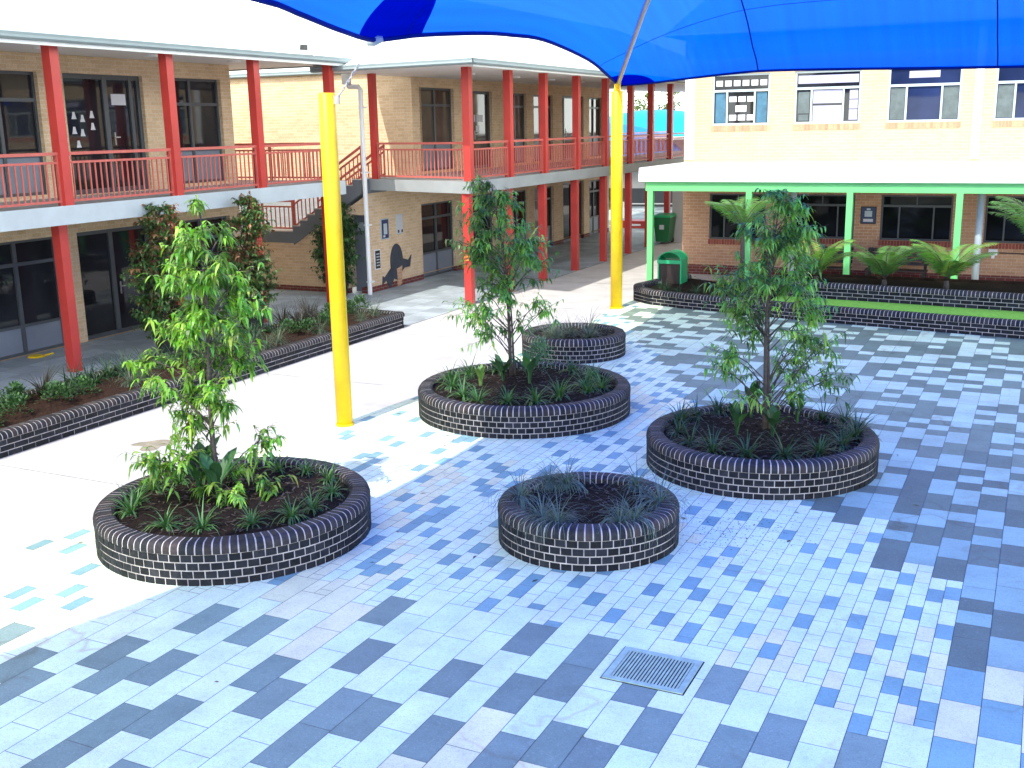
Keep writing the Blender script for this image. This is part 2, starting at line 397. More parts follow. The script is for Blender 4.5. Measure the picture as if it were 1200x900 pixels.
def pinkish(x, y): return noise.noise(Vector((x * .55 + 3, y * .4, 2.2))) > .22
g = MB(); J = .0028; ZP = .012
def stone(x0, x1, y0, y1, col):
    x0 = max(x0, xl((y0 + y1) / 2) - .01)
    if x1 - x0 < .012: return
    g.face([(x0 + J, y0 + J, ZP), (x1 - J, y0 + J, ZP), (x1 - J, y1 - J, ZP), (x0 + J, y1 - J, ZP)], 0, col)
rr = random.Random(11)
prevC = {}
for ri in range(-36, 34):
    xa = XE + ri * WX; xb = xa + WX; xm = (xa + xb) / 2
    off = rows[ri][0] % LY - LY / 2 if ri in rows else rr.random() * LY
    y = math.floor(-4 / LY) * LY + off; lastdark = False; lastC = 0
    while y < 27.6:
        ym = y + LY / 2
        if xb < xl(ym) + .03: y += LY; continue
        # front edge of the raised bed on the far side
        z = zone(xm, ym)
        if z == 'B':
            pB = zone(xm, ym - LY) == 'B' and xb > xl(ym - LY) + .03; nB = zone(xm, ym + LY) == 'B'
            for k in (0, 1):
                xs0 = xa + k * WX / 2; xs1 = xs0 + WX / 2; o = k * .11
                segs = ([] if (pB or o == 0) else [(y, y + o)]) + [(y + o, y + o + LY / 2), (y + o + LY / 2, y + LY + (o if nB else 0))]
                for (ya, ye) in segs:
                    gx = math.floor(xs0 / (WX / 2) + .5); gy = math.floor(ya / (LY / 2) + .5)
                    # blue stones lie in a loose diagonal lattice, sparser toward the concrete
                    dens = .88 if xm > -8.8 else .62
                    blue = ((gx + 2 * gy) % 5 == 0 and (gx % 2 == 0 or rr.random() < .6)) and rr.random() < dens
                    blue = blue or rr.random() < .035
                    col = jit(MBLUE, .14) if blue else (jit(PINK, .05) if pinkish(xm, ym) and rr.random() < .5 else jit(WHITE, .05))
                    stone(xs0, xs1, ya, ye, col)
        else:
            if z == 'A':
                near = [d for d in rows.get(ri, []) if abs(d - ym) < LY * .5]
                listed = -8 < xm < .1 and 5.2 < ym < 9.4
                dark = bool(near) if listed else (rr.random() < .42 and not (lastdark and rr.random() < .7))
                base = jit(DGREY, .16) if dark else (jit(PINK, .05) if pinkish(xm, ym) and rr.random() < .7 else jit(WHITE, .05))
                if dark and xm > -.43: base = jit(MBLUE, .1)
                lastdark = dark
                stone(xa, xb, y, y + LY, base)
            else:
                t = min(1, max(0, (ym - 12) / 11)); pale = tuple(a * (1 - t) + b * t for a, b in zip((.33, .52, .45), (.76, .93, .64)))  # stones' own tones, with the deeper shade near the front put into them
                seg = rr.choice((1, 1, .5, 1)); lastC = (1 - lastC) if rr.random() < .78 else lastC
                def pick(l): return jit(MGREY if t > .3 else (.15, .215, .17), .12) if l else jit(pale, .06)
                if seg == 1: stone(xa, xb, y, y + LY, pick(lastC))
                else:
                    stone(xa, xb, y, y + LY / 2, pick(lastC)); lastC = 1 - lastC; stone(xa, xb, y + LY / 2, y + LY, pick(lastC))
        y += LY
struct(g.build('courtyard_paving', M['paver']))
g = MB()
yy = -4.0
while yy < 27.7:
    x0 = max(xl(yy), xl(yy + .59)) + .03; g.face([(x0, yy, .007), (9.7, yy, .007), (9.7, yy + .59, .007), (x0, yy + .59, .007)]); yy += .59
struct(g.build('paving_bed', M['joint']))
# dirt crumbs trodden onto the paving near the small planter
g = MB()
for i in range(420):
    a = rr.gauss(0, 1); b = rr.gauss(0, 1); x = -2.85 + a * .42 + b * .1; y = 11.35 + b * .42
    s = U(.004, .014); q = U(0, 3)
    g.face([(x + s * math.cos(q + k), y + s * math.sin(q + k), .0135) for k in (0, 1.9, 3.7)])
struct(g.build('dirt', M['soil']), 'stuff')
g = MB()
for i in range(60):
    a = rr.uniform(0, 6.28); k = rr.choice(list(range(5))); cx, cy, r = ((-7.99, 9.14, 1.51), (-7.29, 15.33, 1.69), (-4.27, 10.57, .99), (-3.17, 13.96, 1.5), (-5, 9, 2.6))[k]
    q = r + .05 + abs(rr.gauss(0, .55)); x, y = cx + q * math.cos(a), cy + q * math.sin(a); L = rr.uniform(.02, .05); W = L * rr.uniform(.25, .4); t_ = rr.uniform(0, 6.28)
    if any(math.hypot(x - c0, y - c1) < c2 + .04 for c0, c1, c2 in ((-7.99, 9.14, 1.51), (-7.29, 15.33, 1.69), (-8.28, 19.75, 1.03), (-4.27, 10.57, .99), (-3.17, 13.96, 1.5))): continue
    ux, uy = math.cos(t_), math.sin(t_); cc = rr.choice([(.12, .08, .04), (.20, .14, .06), (.06, .07, .03), (.25, .2, .1)])
    g.face([(x - ux * L, y - uy * L, .0145), (x - uy * W, y + ux * W, .020), (x + ux * L, y + uy * L, .016), (x + uy * W, y - ux * W, .019)], 0, cc)
struct(g.build('leaf_litter', M['blade']), 'stuff')

# ================================================================== PLANTERS (real bricks laid round a path)
def eng(kind):
    if kind == 'cop': b = random.choice([(.026, .028, .031), (.031, .029, .030), (.021, .023, .027), (.040, .033, .032)])
    else: b = random.choice([(.012, .014, .017), (.015, .017, .021), (.010, .011, .013), (.020, .022, .026)])
    k = U(.75, 1.3); return tuple(c * k for c in b)
def lay_bricks(parent, path, closed, z0, courses, blen, cw, depth_in, both=False, tail=0):
    """path(s)->(point, outward normal), s in metres along length L ; z0 base, courses of .086, coping width cw"""
    pos, L = path
    mb = MB(); ch = .086
    nb = max(1, round(L / blen)); bl = L / nb; top = z0 + courses * ch
    def pt(s, d, z):
        p, n = pos(s); return (p[0] + n[0] * d, p[1] + n[1] * d, z)
    sub = max(24, int(L / .07)) if closed else max(2, int(L / .25))
    for i in range(sub):        # mortar core
        a, b = L * i / sub, L * (i + 1) / sub
        mb.face([pt(a, -.004, z0 - .05), pt(b, -.004, z0 - .05), pt(b, -.004, top), pt(a, -.004, top)], 1)
        mb.face([pt(b, -cw + .004, z0 - .05), pt(a, -cw + .004, z0 - .05), pt(a, -cw + .004, top + .06), pt(b, -cw + .004, top + .06)], 1)
    if not closed:
        for s in (0, L): mb.face([pt(s, -.004, z0 - .05), pt(s, -.004, top + .1), pt(s, -cw + .004, top + .1), pt(s, -cw + .004, z0 - .05)], 1)
    for r in range(courses):
        o = (r % 2) * bl / 2
        for k in range(nb + (0 if closed else (r % 2))):
            a = k * bl + o + .0050 - (bl if (not closed and r % 2) else 0); b = a + bl - .0100
            if not closed: a, b = max(a, .002), min(b, L - .002)
            if b - a < .02: continue
            za, zb = z0 + r * ch + .004, z0 + (r + 1) * ch - .0062; c = eng('b'); e = .0035; q = U(-.0012, .0012)
            m_ = (a + b) / 2
            mb.face([pt(a + e, .003 + q, za + e), pt(m_, .003 + q, za + e), pt(m_, .003 + q, zb - e), pt(a + e, .003 + q, zb - e)], 0, c)
            mb.face([pt(m_, .003 + q, za + e), pt(b - e, .003 + q, za + e), pt(b - e, .003 + q, zb - e), pt(m_, .003 + q, zb - e)], 0, c)
            mb.face([pt(a, -.006, zb), pt(a + e, .003 + q, zb - e), pt(b - e, .003 + q, zb - e), pt(b, -.006, zb)], 0, c)
            mb.face([pt(a, -.006, za), pt(b, -.006, za), pt(b - e, .003 + q, za + e), pt(a + e, .003 + q, za + e)], 0, c)
            mb.face([pt(a, -.006, za), pt(a + e, .003 + q, za + e), pt(a + e, .003 + q, zb - e), pt(a, -.006, zb)], 0, c)
            mb.face([pt(b, -.006, za), pt(b, -.006, zb), pt(b - e, .003 + q, zb - e), pt(b - e, .003 + q, za + e)], 0, c)
            if both:
                mb.face([pt(b, -cw - .003, za), pt(a, -cw - .003, za), pt(a, -cw - .003, zb), pt(b, -cw - .003, zb)], 0, c)
    wo = mb.build('brick_wall', [M['engbrick'], M['mortar']], parent)
    # bullnose coping: one rounded brick after another
    mb = MB(); hc = .118; nc = max(1, round(L / .086)); cl = L / nc
    prof = [(-cw, 0), (-cw, hc * .72), (-cw + .035, hc), (-.085, hc), (-.048, hc * .965), (-.02, hc * .84), (-.001, hc * .62), (.008, hc * .34), (.008, 0)]
    pm = [(-cw + .003, 0), (-cw + .003, hc * .7), (-cw + .036, hc - .003), (-.086, hc - .003), (-.0495, hc * .945), (-.0225, hc * .82), (-.004, hc * .61), (.005, hc * .335), (.005, 0)]
    sub = nc
    for i in range(sub):
        a, b = L * i / sub, L * (i + 1) / sub
        for (d0, h0), (d1, h1) in zip(pm, pm[1:]): mb.face([pt(a, d0, top + h0), pt(b, d0, top + h0), pt(b, d1, top + h1), pt(a, d1, top + h1)], 1)
    for k in range(nc):
        a, b = k * cl + .0078, (k + 1) * cl - .0078; c = eng('cop'); q = U(-.0015, .002)
        P0 = [pt(a, d, top + h + (q if h else .001)) for d, h in prof]; P1 = [pt(b, d, top + h + (q if h else .001)) for d, h in prof]
        for i in range(len(prof) - 1): mb.face([P0[i], P1[i], P1[i + 1], P0[i + 1]], 0, c)
        mb.face(P0, 0, c); mb.face(P1[::-1], 0, c)
    mb.build('coping', [M['engbrick'], M['mortar']], parent)
    return top + hc
def circ(cx, cy, r): return (lambda s: ((cx + r * math.cos(s / r), cy + r * math.sin(s / r)), (math.cos(s / r), math.sin(s / r))), 2 * math.pi * r)
def poly(pts, side=1):
    P = [Vector((p[0], p[1])) for p in pts]; seg = [(b - a).length for a, b in zip(P, P[1:])]; L = sum(seg)
    tang = []
    for i in range(len(P)):
        a = (P[i] - P[i - 1]).normalized() if i else None; b = (P[i + 1] - P[i]).normalized() if i < len(P) - 1 else None
        tang.append(((a or b) + (b or a)).normalized())
    def pos(s):
        s = min(max(s, 0), L); i = 0
        while i < len(seg) - 1 and s > seg[i]: s -= seg[i]; i += 1
        t = s / seg[i]; p = P[i].lerp(P[i + 1], t); d = tang[i].lerp(tang[i + 1], t).normalized()
        return (p.x, p.y), (d.y * side, -d.x * side)
    return pos, L
def soil_disc(parent, cx, cy, r, z, mound=.05, k=0):
    mb = MB()
    def P(u, v):
        a = u * 2 * math.pi; q = v * r; x, y = cx + q * math.cos(a), cy + q * math.sin(a)
        h = noise.noise(Vector((x * 2.1, y * 2.1, k))) * .035 + noise.noise(Vector((x * 9, y * 9, k))) * .022 + noise.noise(Vector((x * 30, y * 30, k))) * .010
        return (x, y, z + mound * (1 - v * v) + h)
    mb.grid(P, 120, 40)
    for i in range(int(260 * r * r)):        # bark mulch chips
        a, q = U(0, 6.28), r * math.sqrt(rnd()) * .97; x, y = cx + q * math.cos(a), cy + q * math.sin(a); p = P(a / 6.2832, q / r)
        l, w, t = U(.015, .05), U(.004, .010), U(0, 3.14)
        ux, uy = math.cos(t), math.sin(t); zz = p[2] + .012
        mb.face([(x - ux * l - uy * w, y - uy * l + ux * w, zz), (x + ux * l - uy * w, y + uy * l + ux * w, zz + U(-.01, .015)), (x + ux * l + uy * w, y + uy * l - ux * w, zz), (x - ux * l + uy * w, y - uy * l - ux * w, zz)], 1)
    mb.build('soil', [M['soil'], M['wood']], parent, True)
PL = {}
for key, cx, cy, r, lab in (('p1', -7.99, 9.14, 1.51, 'large round dark brick planter with the bright green tree beside the front yellow pole'),
                     ('p2', -7.29, 15.33, 1.69, 'widest round dark brick planter, in the middle of the courtyard behind the small one'),
                     ('p3', -8.28, 19.75, 1.03, 'small round dark brick planter of grey grasses behind the widest planter'),
                     ('p4', -4.27, 10.57, .99, 'small treeless round dark brick planter with grass hanging over its rim, nearest the drain grate'),
                     ('p5', -3.17, 13.96, 1.50, 'large round dark brick planter under the tree nearest the lime green verandah')):
    t = thing('round_planter', lab, 'planter', (cx, cy, 0), 'round brick planters in the courtyard')
    top = lay_bricks(t, circ(cx, cy, r), True, 0, 4, .122, .225, .2)
    soil_disc(t, cx, cy, r - .215, .375, .045 if r > 1.2 else .03, len(PL)); PL[key] = (cx, cy, r, top)

# long planter on the left
t = thing('planter_bed', 'long dark brick planter bed along the edge of the left corridor', 'planter', (-13.97, 10, 0))
lay_bricks(t, poly([(-13.05, -1.5), (-13.05, 21.12), (-14.9, 21.3), (-14.9, -1.5)], 1), False, 0, 3, .24, .225, .2, True)
mb = MB()
def Psoil(u, v):
    x, y = -14.75 + 1.55 * u, -1.4 + 22.4 * v
    return (x, y, .30 + .06 * noise.noise(Vector((x * 1.5, y * 1.5, 0))) + .03 * noise.noise(Vector((x * 7, y * 7, 0))) + .03 * math.sin(u * math.pi))
mb.grid(Psoil, 24, 300); mb.build('soil', paint('bed_mulch', (.050, .026, .017), .95, .7, 26, .15, bmp=(45, 1.0, .05)), t, True)

# raised bed in front of the right building
FR = [(-8.9, 29.3), (-9.42, 28.0), (-9.62, 27.05), (-9.42, 26.5), (-8.86, 26.02), (-7.86, 25.68), (-6.75, 25.45), (-4.62, 24.95), (-2.74, 24.67), (-.19, 24.3), (9, 23.2)]
t = thing('planter_bed', 'curved low dark brick retaining wall round the bed in front of the lime green posts', 'planter', (-6, 26, 0))
lay_bricks(t, poly(FR, 1), False, 0, 3, .24, .225, .2)
mb = MB(); pts = [(-8.75, 29.2), (-9.2, 28.0), (-9.38, 27.05), (-9.2, 26.65), (-8.75, 26.25), (-7.8, 25.9), (-6.7, 25.68), (-5.6, 25.4), (-5.6, 27.5), (-7.2, 28.4)]
mb.face([(x, y, .27) for x, y in pts]); mb.build('soil', M['soil'], t)
t2 = thing('planter_bed', 'upper dark brick retaining wall with palms behind the strip of green turf', 'planter', (-2, 26.5, 0))
lay_bricks(t2, poly([(-5.7, 26.42), (-4.74, 26.30), (-2.84, 26.12), (-.23, 25.82), (9, 24.75)], 1), False, .33, 3, .24, .225, .2)
mb = MB(); mb.face([(-5.7, 26.5, .60), (9, 24.9, .60), (9, 28.2, .60), (-5.7, 28.2, .60)]); mb.box(-5.72, 9, 28.2, 28.3, 0, .66); mb.box(-5.9, -5.7, 26.2, 28.3, 0, .66); mb.build('soil', M['soil'], t2)
mb = MB()
mb.face([(-5.7, 25.15, .335), (-4.62, 25.1, .335), (-2.74, 24.85, .335), (-.19, 24.48, .335), (9, 23.4, .335), (9, 24.85, .335), (-.23, 25.88, .335), (-2.84, 26.2, .335), (-5.7, 26.5, .335)])
struct(mb.build('lawn', M['turf']))
mb = MB(); mb.box(-9.6, 9.5, 28.35, 31.9, -.05, .016); struct(mb.build('verandah_floor', M['conc']))

# ================================================================== LEFT BUILDING (wall faces +X)
XL = -18.75
lb = thing('school_building', 'two storey tan brick school block on the left with red posts and white roof', 'building', (XL, 14, 0))
P = plane_x(XL)
upz0, upz1 = 3.2, 5.72
UP = [(9.2, 11.6), (12.0, 13.0), (13.5, 16.55)]; DOORU = (17.2, 19.48); WU2 = (20.1, 22.12)
holesU = [(-1, 3, 3.25, upz1), (4, 8, 3.25, upz1), (9.2, 12.6, 3.25, upz1), (13.5, 16.55, 3.25, upz1), (*DOORU, 3.19, upz1), (*WU2, 3.25, upz1)]
holesL = [(4, 8, .02, 2.38), (9.2, 12.6, .02, 2.38), (13.4, 16.6, .02, 2.38), (17.12, 19.3, .02, 2.40), (20.0, 22.1, .02, 2.38)]
mb = MB(); wall(mb, P, -6, 22.5, .02, 2.85, holesL); wall(mb, P, -6, 22.5, 2.85, 6.08, holesU)
mb.box(XL - 10, XL - .02, 22.28, 22.5, .02, 6.08); mb.box(XL - 10, XL - .02, -6, -5.8, 0.02, 6.08)
mb.build('wall', M['tan'], lb)
def wset(parent, P, u0, u1, z0, z1, tr, n=2, gm='glass', panel=.6):
    ml = [(u0 + (u1 - u0) * k / n, z0, z1, .07) for k in range(1, n)]
    return window(parent, P, u0, u1, z0, z1, ml, (tr,), z0 + panel, gm=gm)
wset(lb, P, 4, 8, .02, 2.38, 1.89, 4); wset(lb, P, 9.2, 12.6, .02, 2.38, 1.89, 3)
window(lb, P, 13.4, 16.6, .02, 2.38, [(14.5, .02, 2.38, .07), (15.56, .02, 2.38, .09)], (1.89,), .62)
wset(lb, P, 20.0, 22.1, .02, 2.38, 1.89, 2)
window(lb, P, 17.12, 19.3, .02, 2.40, [(18.15, .02, 2.40, .12)], (), None, fw=.09, name='door', handle=(18.3, 1.05))
wset(lb, P, -1, 3, 3.25, upz1, 5.18, 4, 'glass', .8); wset(lb, P, 4, 8, 3.25, upz1, 5.18, 4, 'glass', .8); wset(lb, P, 9.2, 12.6, 3.25, upz1, 5.18, 3, 'glass', .8)
window(lb, P, 13.5, 16.55, 3.25, upz1, [(14.5, 3.25, upz1, .07), (15.62, 3.25, upz1, .08)], (5.16,), 4.05)
window(lb, P, *WU2, 3.25, upz1, [(21.1, 3.25, upz1, .08)], (5.12,), 4.05)
d = window(lb, P, *DOORU, 3.19, upz1, [(18.42, 3.19, upz1, .13), (19.18, 3.19, upz1, .09)], (), None, fw=.10, name='door', handle=(18.58, 4.35))
papers(d, P, [(18.62, 19.05, 5.08, 5.32)], -.138)
# cut-out paper bells taped inside the left leaf
for (u, z) in ((17.52, 4.78), (17.75, 4.72), (17.50, 4.47), (17.72, 4.42), (18.02, 4.80), (18.02, 4.55), (17.58, 4.18)):
    q = MB(); q.face([P(u - .07, z, -.138), P(u + .07, z, -.138), P(u + .045, z + .07, -.138), P(u + .03, z + .15, -.138), P(u - .03, z + .15, -.138), P(u - .045, z + .07, -.138)]); q.build('paper', M['paper'], d)
mb = MB(); mb.box(XL, -16.27, -6, 23.65, 2.86, 3.17); mb.box(-20.6, XL, 22.52, 23.65, 2.86, 3.17); mb.build('floor_slab', M['slabtop'], lb)
mb = MB(); mb.box(-16.269, -16.23, -6, 23.68, 2.84, 3.185); mb.box(-20.6, -16.269, 23.651, 23.68, 2.84, 3.185); mb.build('slab_fascia', M['fascia'], lb)
YP = [0.6, 3.45, 6.3, 9.15, 12.0, 14.78, 17.7, 20.45, 23.35]
for y in YP:
    post(lb, -16.62, y, 0.01, 2.85, .2); post(lb, -16.36, y, 3.175, 6.08, .2)
for a, b in zip(YP, YP[1:]): railing('railing', (-16.36, a + .1), (-16.36, b - .1), 3.17, lb)
railing('railing', (-16.45, 23.58), (-18.5, 23.58), 3.17, lb); railing('railing', (-18.5, 23.58), (-20.5, 23.58), 3.17, lb)
# roof: hip, eave z 6.12
EX, EY, EZ = -15.95, 24.45, 6.14; pit = .43; run = 8.5
mb = MB(); RX = EX - run; RY = EY - run; RZ = EZ + pit * run
mb.face([(EX, -8, EZ), (EX, EY, EZ), (RX, RY, RZ), (RX, -8, RZ)]); mb.face([(EX, EY, EZ), (EX - 2 * run, EY, EZ), (RX, RY, RZ)]); mb.face([(EX - 2 * run, EY, EZ), (EX - 2 * run, -8, EZ), (RX, -8, RZ), (RX, RY, RZ)])
mb.build('roof', M['roof'], lb)
mb = MB(); mb.bar((EX, EY, EZ + .012), (RX, RY, RZ + .012), .16, .035); mb.build('ridge_cap', M['fascia'], lb)
mb = MB(); mb.box(EX - 2 * run, EX - .13, -8, EY - .13, 6.085, 6.11); mb.build('soffit', M['soffit'], lb)
def gutter(parent, a, b, z, side):
    a, b = Vector((*a, z)), Vector((*b, z)); n = Vector((side[0], side[1], 0)); q = MB()
    pr = [(-.12, -.04), (-.12, .085), (-.10, .10), (.0, .10), (.02, .085), (.012, .04), (.02, .0), (-.01, -.03)]
    for (d0, h0), (d1, h1) in zip(pr, pr[1:] + pr[:1]):
        q.face([a + n * d0 + Vector((0, 0, h0)), b + n * d0 + Vector((0, 0, h0)), b + n * d1 + Vector((0, 0, h1)), a + n * d1 + Vector((0, 0, h1))])
    return q.build('gutter', M['gutter'], parent)
gutter(lb, (EX, -8), (EX, EY), 6.09, (1, 0)); gutter(lb, (EX, EY), (EX - 2 * run, EY), 6.09, (0, 1))
mb = MB(); mb.box(EX - .12, EX - .085, -8, EY - .13, 5.99, 6.085); mb.build('fascia_board', M['white'], lb)
for y in (12.6, 15.6, 18.5, 21.2):
    q = MB(); q.tube([(-17.5, y, 6.045), (-17.5, y, 6.084)], [.15, .16], 14); q.build('ceiling_light', M['white'], lb)

# ================================================================== MIDDLE BUILDING
XM = -16.75; Pm = plane_x(XM)
mbld = thing('school_building', 'two storey tan brick school block in the middle with red posts and an outside stair', 'building', (XM, 30, 0))
HU = [(28.42, 30.5, 3.2, 5.62), (31.5, 33.12, 3.14, 5.58), (34.25, 35.8, 3.2, 5.56), (36.4, 38.1, 3.2, 5.54), (39.0, 41.1, 3.14, 5.55), (41.7, 43.1, 3.2, 5.52)]
HL = [(28.3, 30.36, .02, 2.25), (31.5, 33.12, .02, 2.3), (34.25, 35.8, .02, 2.25), (36.4, 38.1, .02, 2.25), (39.0, 41.1, .02, 2.3), (41.7, 43.1, .02, 2.25)]
mb = MB(); wall(mb, Pm, 25.24, 43.9, .17, 2.84, [(a, b, max(c, .17), d) for a, b, c, d in HL]); wall(mb, Pm, 28.0, 43.9, 2.84, 6.0, HU)
mb.build('wall', M['tan'], mbld)
mb = MB(); wall(mb, plane_y(28.0), -27, XM - .003, 2.6, 6.1); mb.build('wall', M['tan'], mbld)
mb = MB()
for a, b in ((25.245, 28.3), (30.36, 31.5), (33.12, 34.25), (35.8, 36.4), (38.1, 39.0), (41.1, 41.7), (43.1, 43.9)): 
    mb = MB(); mb.box(XM - .2, XM + .004, a, b, .01, .17); mb.build('base_course', M['redbase'], mbld)
for i, (a, b, c, d_) in enumerate(HU):
    n = (a + b) / 2
    if i in (1, 4):
        w = window(mbld, Pm, a, b, c, d_, [(a + .36, c, d_, .08)], (), None, fw=.09, gm='glassin', name='door', handle=(a + .5, 4.2))
        if i == 1: papers(w, Pm, [(32.06, 32.18, 4.62, 4.84), (32.24, 32.5, 4.62, 4.84), (32.55, 32.68, 4.62, 4.84), (32.2, 32.42, 4.3, 4.5)], -.138)
    else: window(mbld, Pm, a, b, c, d_, [(n, c, d_, .08)], (5.12,), 4.0, gm='glassin')
for i, (a, b, c, d_) in enumerate(HL):
    n = (a + b) / 2
    if i in (1, 4): window(mbld, Pm, a, b, c, d_, [(n, c, d_, .1)], (), None, fw=.09, name='door', handle=(n + .1, 1.05))
    else: window(mbld, Pm, a, b, c, d_, [(n, c, d_, .07)], (1.80,), .75)
def prism(mb, pl, z0, z1, mat=0):
    n = len(pl)
    mb.face([(x, y, z1) for x, y in pl], mat); mb.face([(x, y, z0) for x, y in pl[::-1]], mat)
    for i in range(n):
        a, b = pl[i], pl[(i + 1) % n]; mb.face([(*a, z0), (*b, z0), (*b, z1), (*a, z1)], mat)
mb = MB(); prism(mb, [(-13.05, 24.42), (-13.05, 60), (XM + .004, 60), (XM + .004, 28.0), (-17.2, 28.0), (-17.2, 25.72)], 2.86, 3.12); mb.build('floor_slab', M['slabtop'], mbld)
mb = MB(); mb.box(-13.05, -13.015, 24.42, 60, 2.83, 3.13)
mb.hexa([(-16.8, 25.56, 2.83), (-13.015, 24.38, 2.83), (-13.05, 24.418, 2.83), (-16.8, 25.60, 2.83), (-16.8, 25.56, 3.13), (-13.015, 24.38, 3.13), (-13.05, 24.418, 3.13), (-16.8, 25.60, 3.13)])
mb.build('slab_fascia', paint('slab_fascia_grey', (.33, .355, .36), .7, .15, 1.5), mbld)
YM = [24.60, 26.92, 29.2, 31.65, 34.1, 36.5, 38.65, 40.9, 43.2]
for y in YM:
    post(mbld, -13.2, y, .01, 2.86, .2); post(mbld, -13.13, y, 3.12, 5.9, .2)
post(mbld, -16.55, 25.62, 3.12, 5.9, .17)
for a, b in zip(YM, YM[1:]): railing('railing', (-13.13, a + .1), (-13.13, b - .1), 3.12, mbld)
railing('railing', (-16.45, 25.58), (-13.25, 24.64), 3.12, mbld)
railing('railing', (-16.6, 44.0), (-16.6, 52), 3.12, mbld); railing('railing', (-13.2, 43.3), (-13.2, 52), 3.12, mbld)
# verandah roof and main roof behind
A, B_, C_, D_ = (-12.05, 22.9, 5.96), (-12.05, 52, 5.96), (-17.0, 23.5, 5.96), (-17.0, 27.8, 5.96)
ridge0, ridge1 = (-19.4, 30.4, 8.9), (-19.4, 52, 8.9)
mb = MB(); mb.face([A, B_, ridge1, ridge0]); mb.face([C_, A, ridge0]); mb.face([D_, C_, ridge0])
mb.face([(-30, 27.86, 6.16), (-16.98, 27.86, 6.16), (-19.4, 34.4, 9.1), (-30, 34.4, 9.1)]); mb.face([B_, (-27, 52, 5.96), ridge1]); mb.build('roof', M['roof'], mbld)
mb = MB(); mb.face([(-12.15, 23.05, 5.9), (-12.15, 52, 5.9), (-16.74, 52, 5.9), (-16.74, 28.02, 5.9), (-16.95, 28.02, 5.9), (-16.95, 23.68, 5.9)]); mb.build('soffit', M['soffit'], mbld)
gutter(mbld, (-12.05, 22.9), (-12.05, 52), 5.90, (1, 0))
q = Vector((A[0] - C_[0], A[1] - C_[1])).normalized(); gutter(mbld, (C_[0], C_[1]), (A[0], A[1]), 5.90, (q.y, -q.x)); gutter(mbld, (-30, 27.86), (-16.98, 27.86), 6.10, (0, -1))
mb = MB(); mb.box(-12.19, -12.155, 23.1, 52, 5.82, 5.9); mb.build('fascia_board', M['white'], mbld)
for y in (27.5, 30.4, 33.0, 35.5, 38.0):
    q = MB(); q.tube([(-14.6, y, 5.855), (-14.6, y, 5.898)], [.17, .18], 14); q.build('ceiling_light', M['white'], mbld)
# stair: stringer, treads, brick infill, balustrade
st = MB(); n = 9; x0, x1, z0, z1 = -19.07, -16.72, 1.67, 3.12; dx, dz = (x1 - x0) / n, (z1 - z0) / n
st.box(-21.2, x0, 25.1, 26.4, 1.36, 1.67)
for k in range(n):
    za = z0 + k * dz - .36; st.hexa([(x0 + k * dx, 25.1, za), (x0 + (k + 1) * dx, 25.1, za + dz), (x0 + (k + 1) * dx, 26.4, za + dz), (x0 + k * dx, 26.4, za), (x0 + k * dx, 25.1, z0 + (k + 1) * dz), (x0 + (k + 1) * dx, 25.1, z0 + (k + 1) * dz), (x0 + (k + 1) * dx, 26.4, z0 + (k + 1) * dz), (x0 + k * dx, 26.4, z0 + (k + 1) * dz)])
so = st.build('stair', M['rendergrey'], mbld)
q = MB()
for k in range(n): q.box(x0 + k * dx - .02, x0 + (k + 1) * dx - .004, 25.085, 26.41, z0 + (k + 1) * dz + .002, z0 + (k + 1) * dz + .03)
q.box(-21.2, x0 - .03, 25.085, 26.41, 1.672, 1.70); q.build('tread', paint('tread_pale', (.58, .52, .46), .8, .1, 3), so)
q = MB(); q.face([(-21.2, 25.14, .15), (-17.3, 25.14, .15), (-17.3, 25.14, 2.30), (x0, 25.14, 1.36), (-21.2, 25.14, 1.36)]); q.face([(-17.3, 25.14, 2.18), (-16.55, 25.14, 2.18), (-16.55, 25.14, 2.74), (-17.3, 25.14, 2.30)])
q.face([(-17.3, 25.14, .15), (-17.3, 25.6, .15), (-17.3, 25.6, 2.18), (-17.3, 25.14, 2.18)]); q.build('stair_wall', M['tan'], mbld)
q = MB(); q.box(-21.2, -17.305, 25.13, 25.3, .01, .15); q.build('base_course', M['redbase'], mbld)
q = MB(); q.box(-17.3, -16.77, 25.5, 25.55, .02, 2.2); dd = q.build('door', M['panel'], mbld); q = MB(); q.box(-17.15, -16.95, 25.485, 25.499, 1.72, 1.95); q.build('vent', M['paleframe'], dd)
q = MB(); q.bar((x0, 25.16, 1.7), (x0, 25.16, 2.6), .05); q.bar((-20.15, 25.16, 1.7), (-20.15, 25.16, 2.6), .05); q.build('newel_post', M['redrail'], so)
railing('railing', (-20.15, 25.16), (x0, 25.16), 1.68, so, ht=.85, rings=False); railing('railing', (x0 + .03, 25.16), (-16.68, 25.16), 1.74, so, 3.16, ht=.85, rings=False)
railing('railing', (x0 + .03, 26.3), (-16.68, 26.3), 1.74, so, 3.16, ht=.85, rings=False)
# white downpipe
q = MB(); q.tube([(-16.98, 25.06, 5.86), (-16.98, 25.06, 5.62), (-16.93, 25.06, 5.56), (-16.62, 25.06, 5.55), (-16.56, 25.06, 5.48), (-16.56, 25.06, .02)], .062, 10); q.box(-17.07, -16.89, 24.97, 25.15, 5.62, 5.89)
for z in (.35, 1.9, 3.3, 5.0): q.box(-16.64, -16.48, 25.02, 25.2, z, z + .04)
q.build('downpipe', M['white'], mbld)
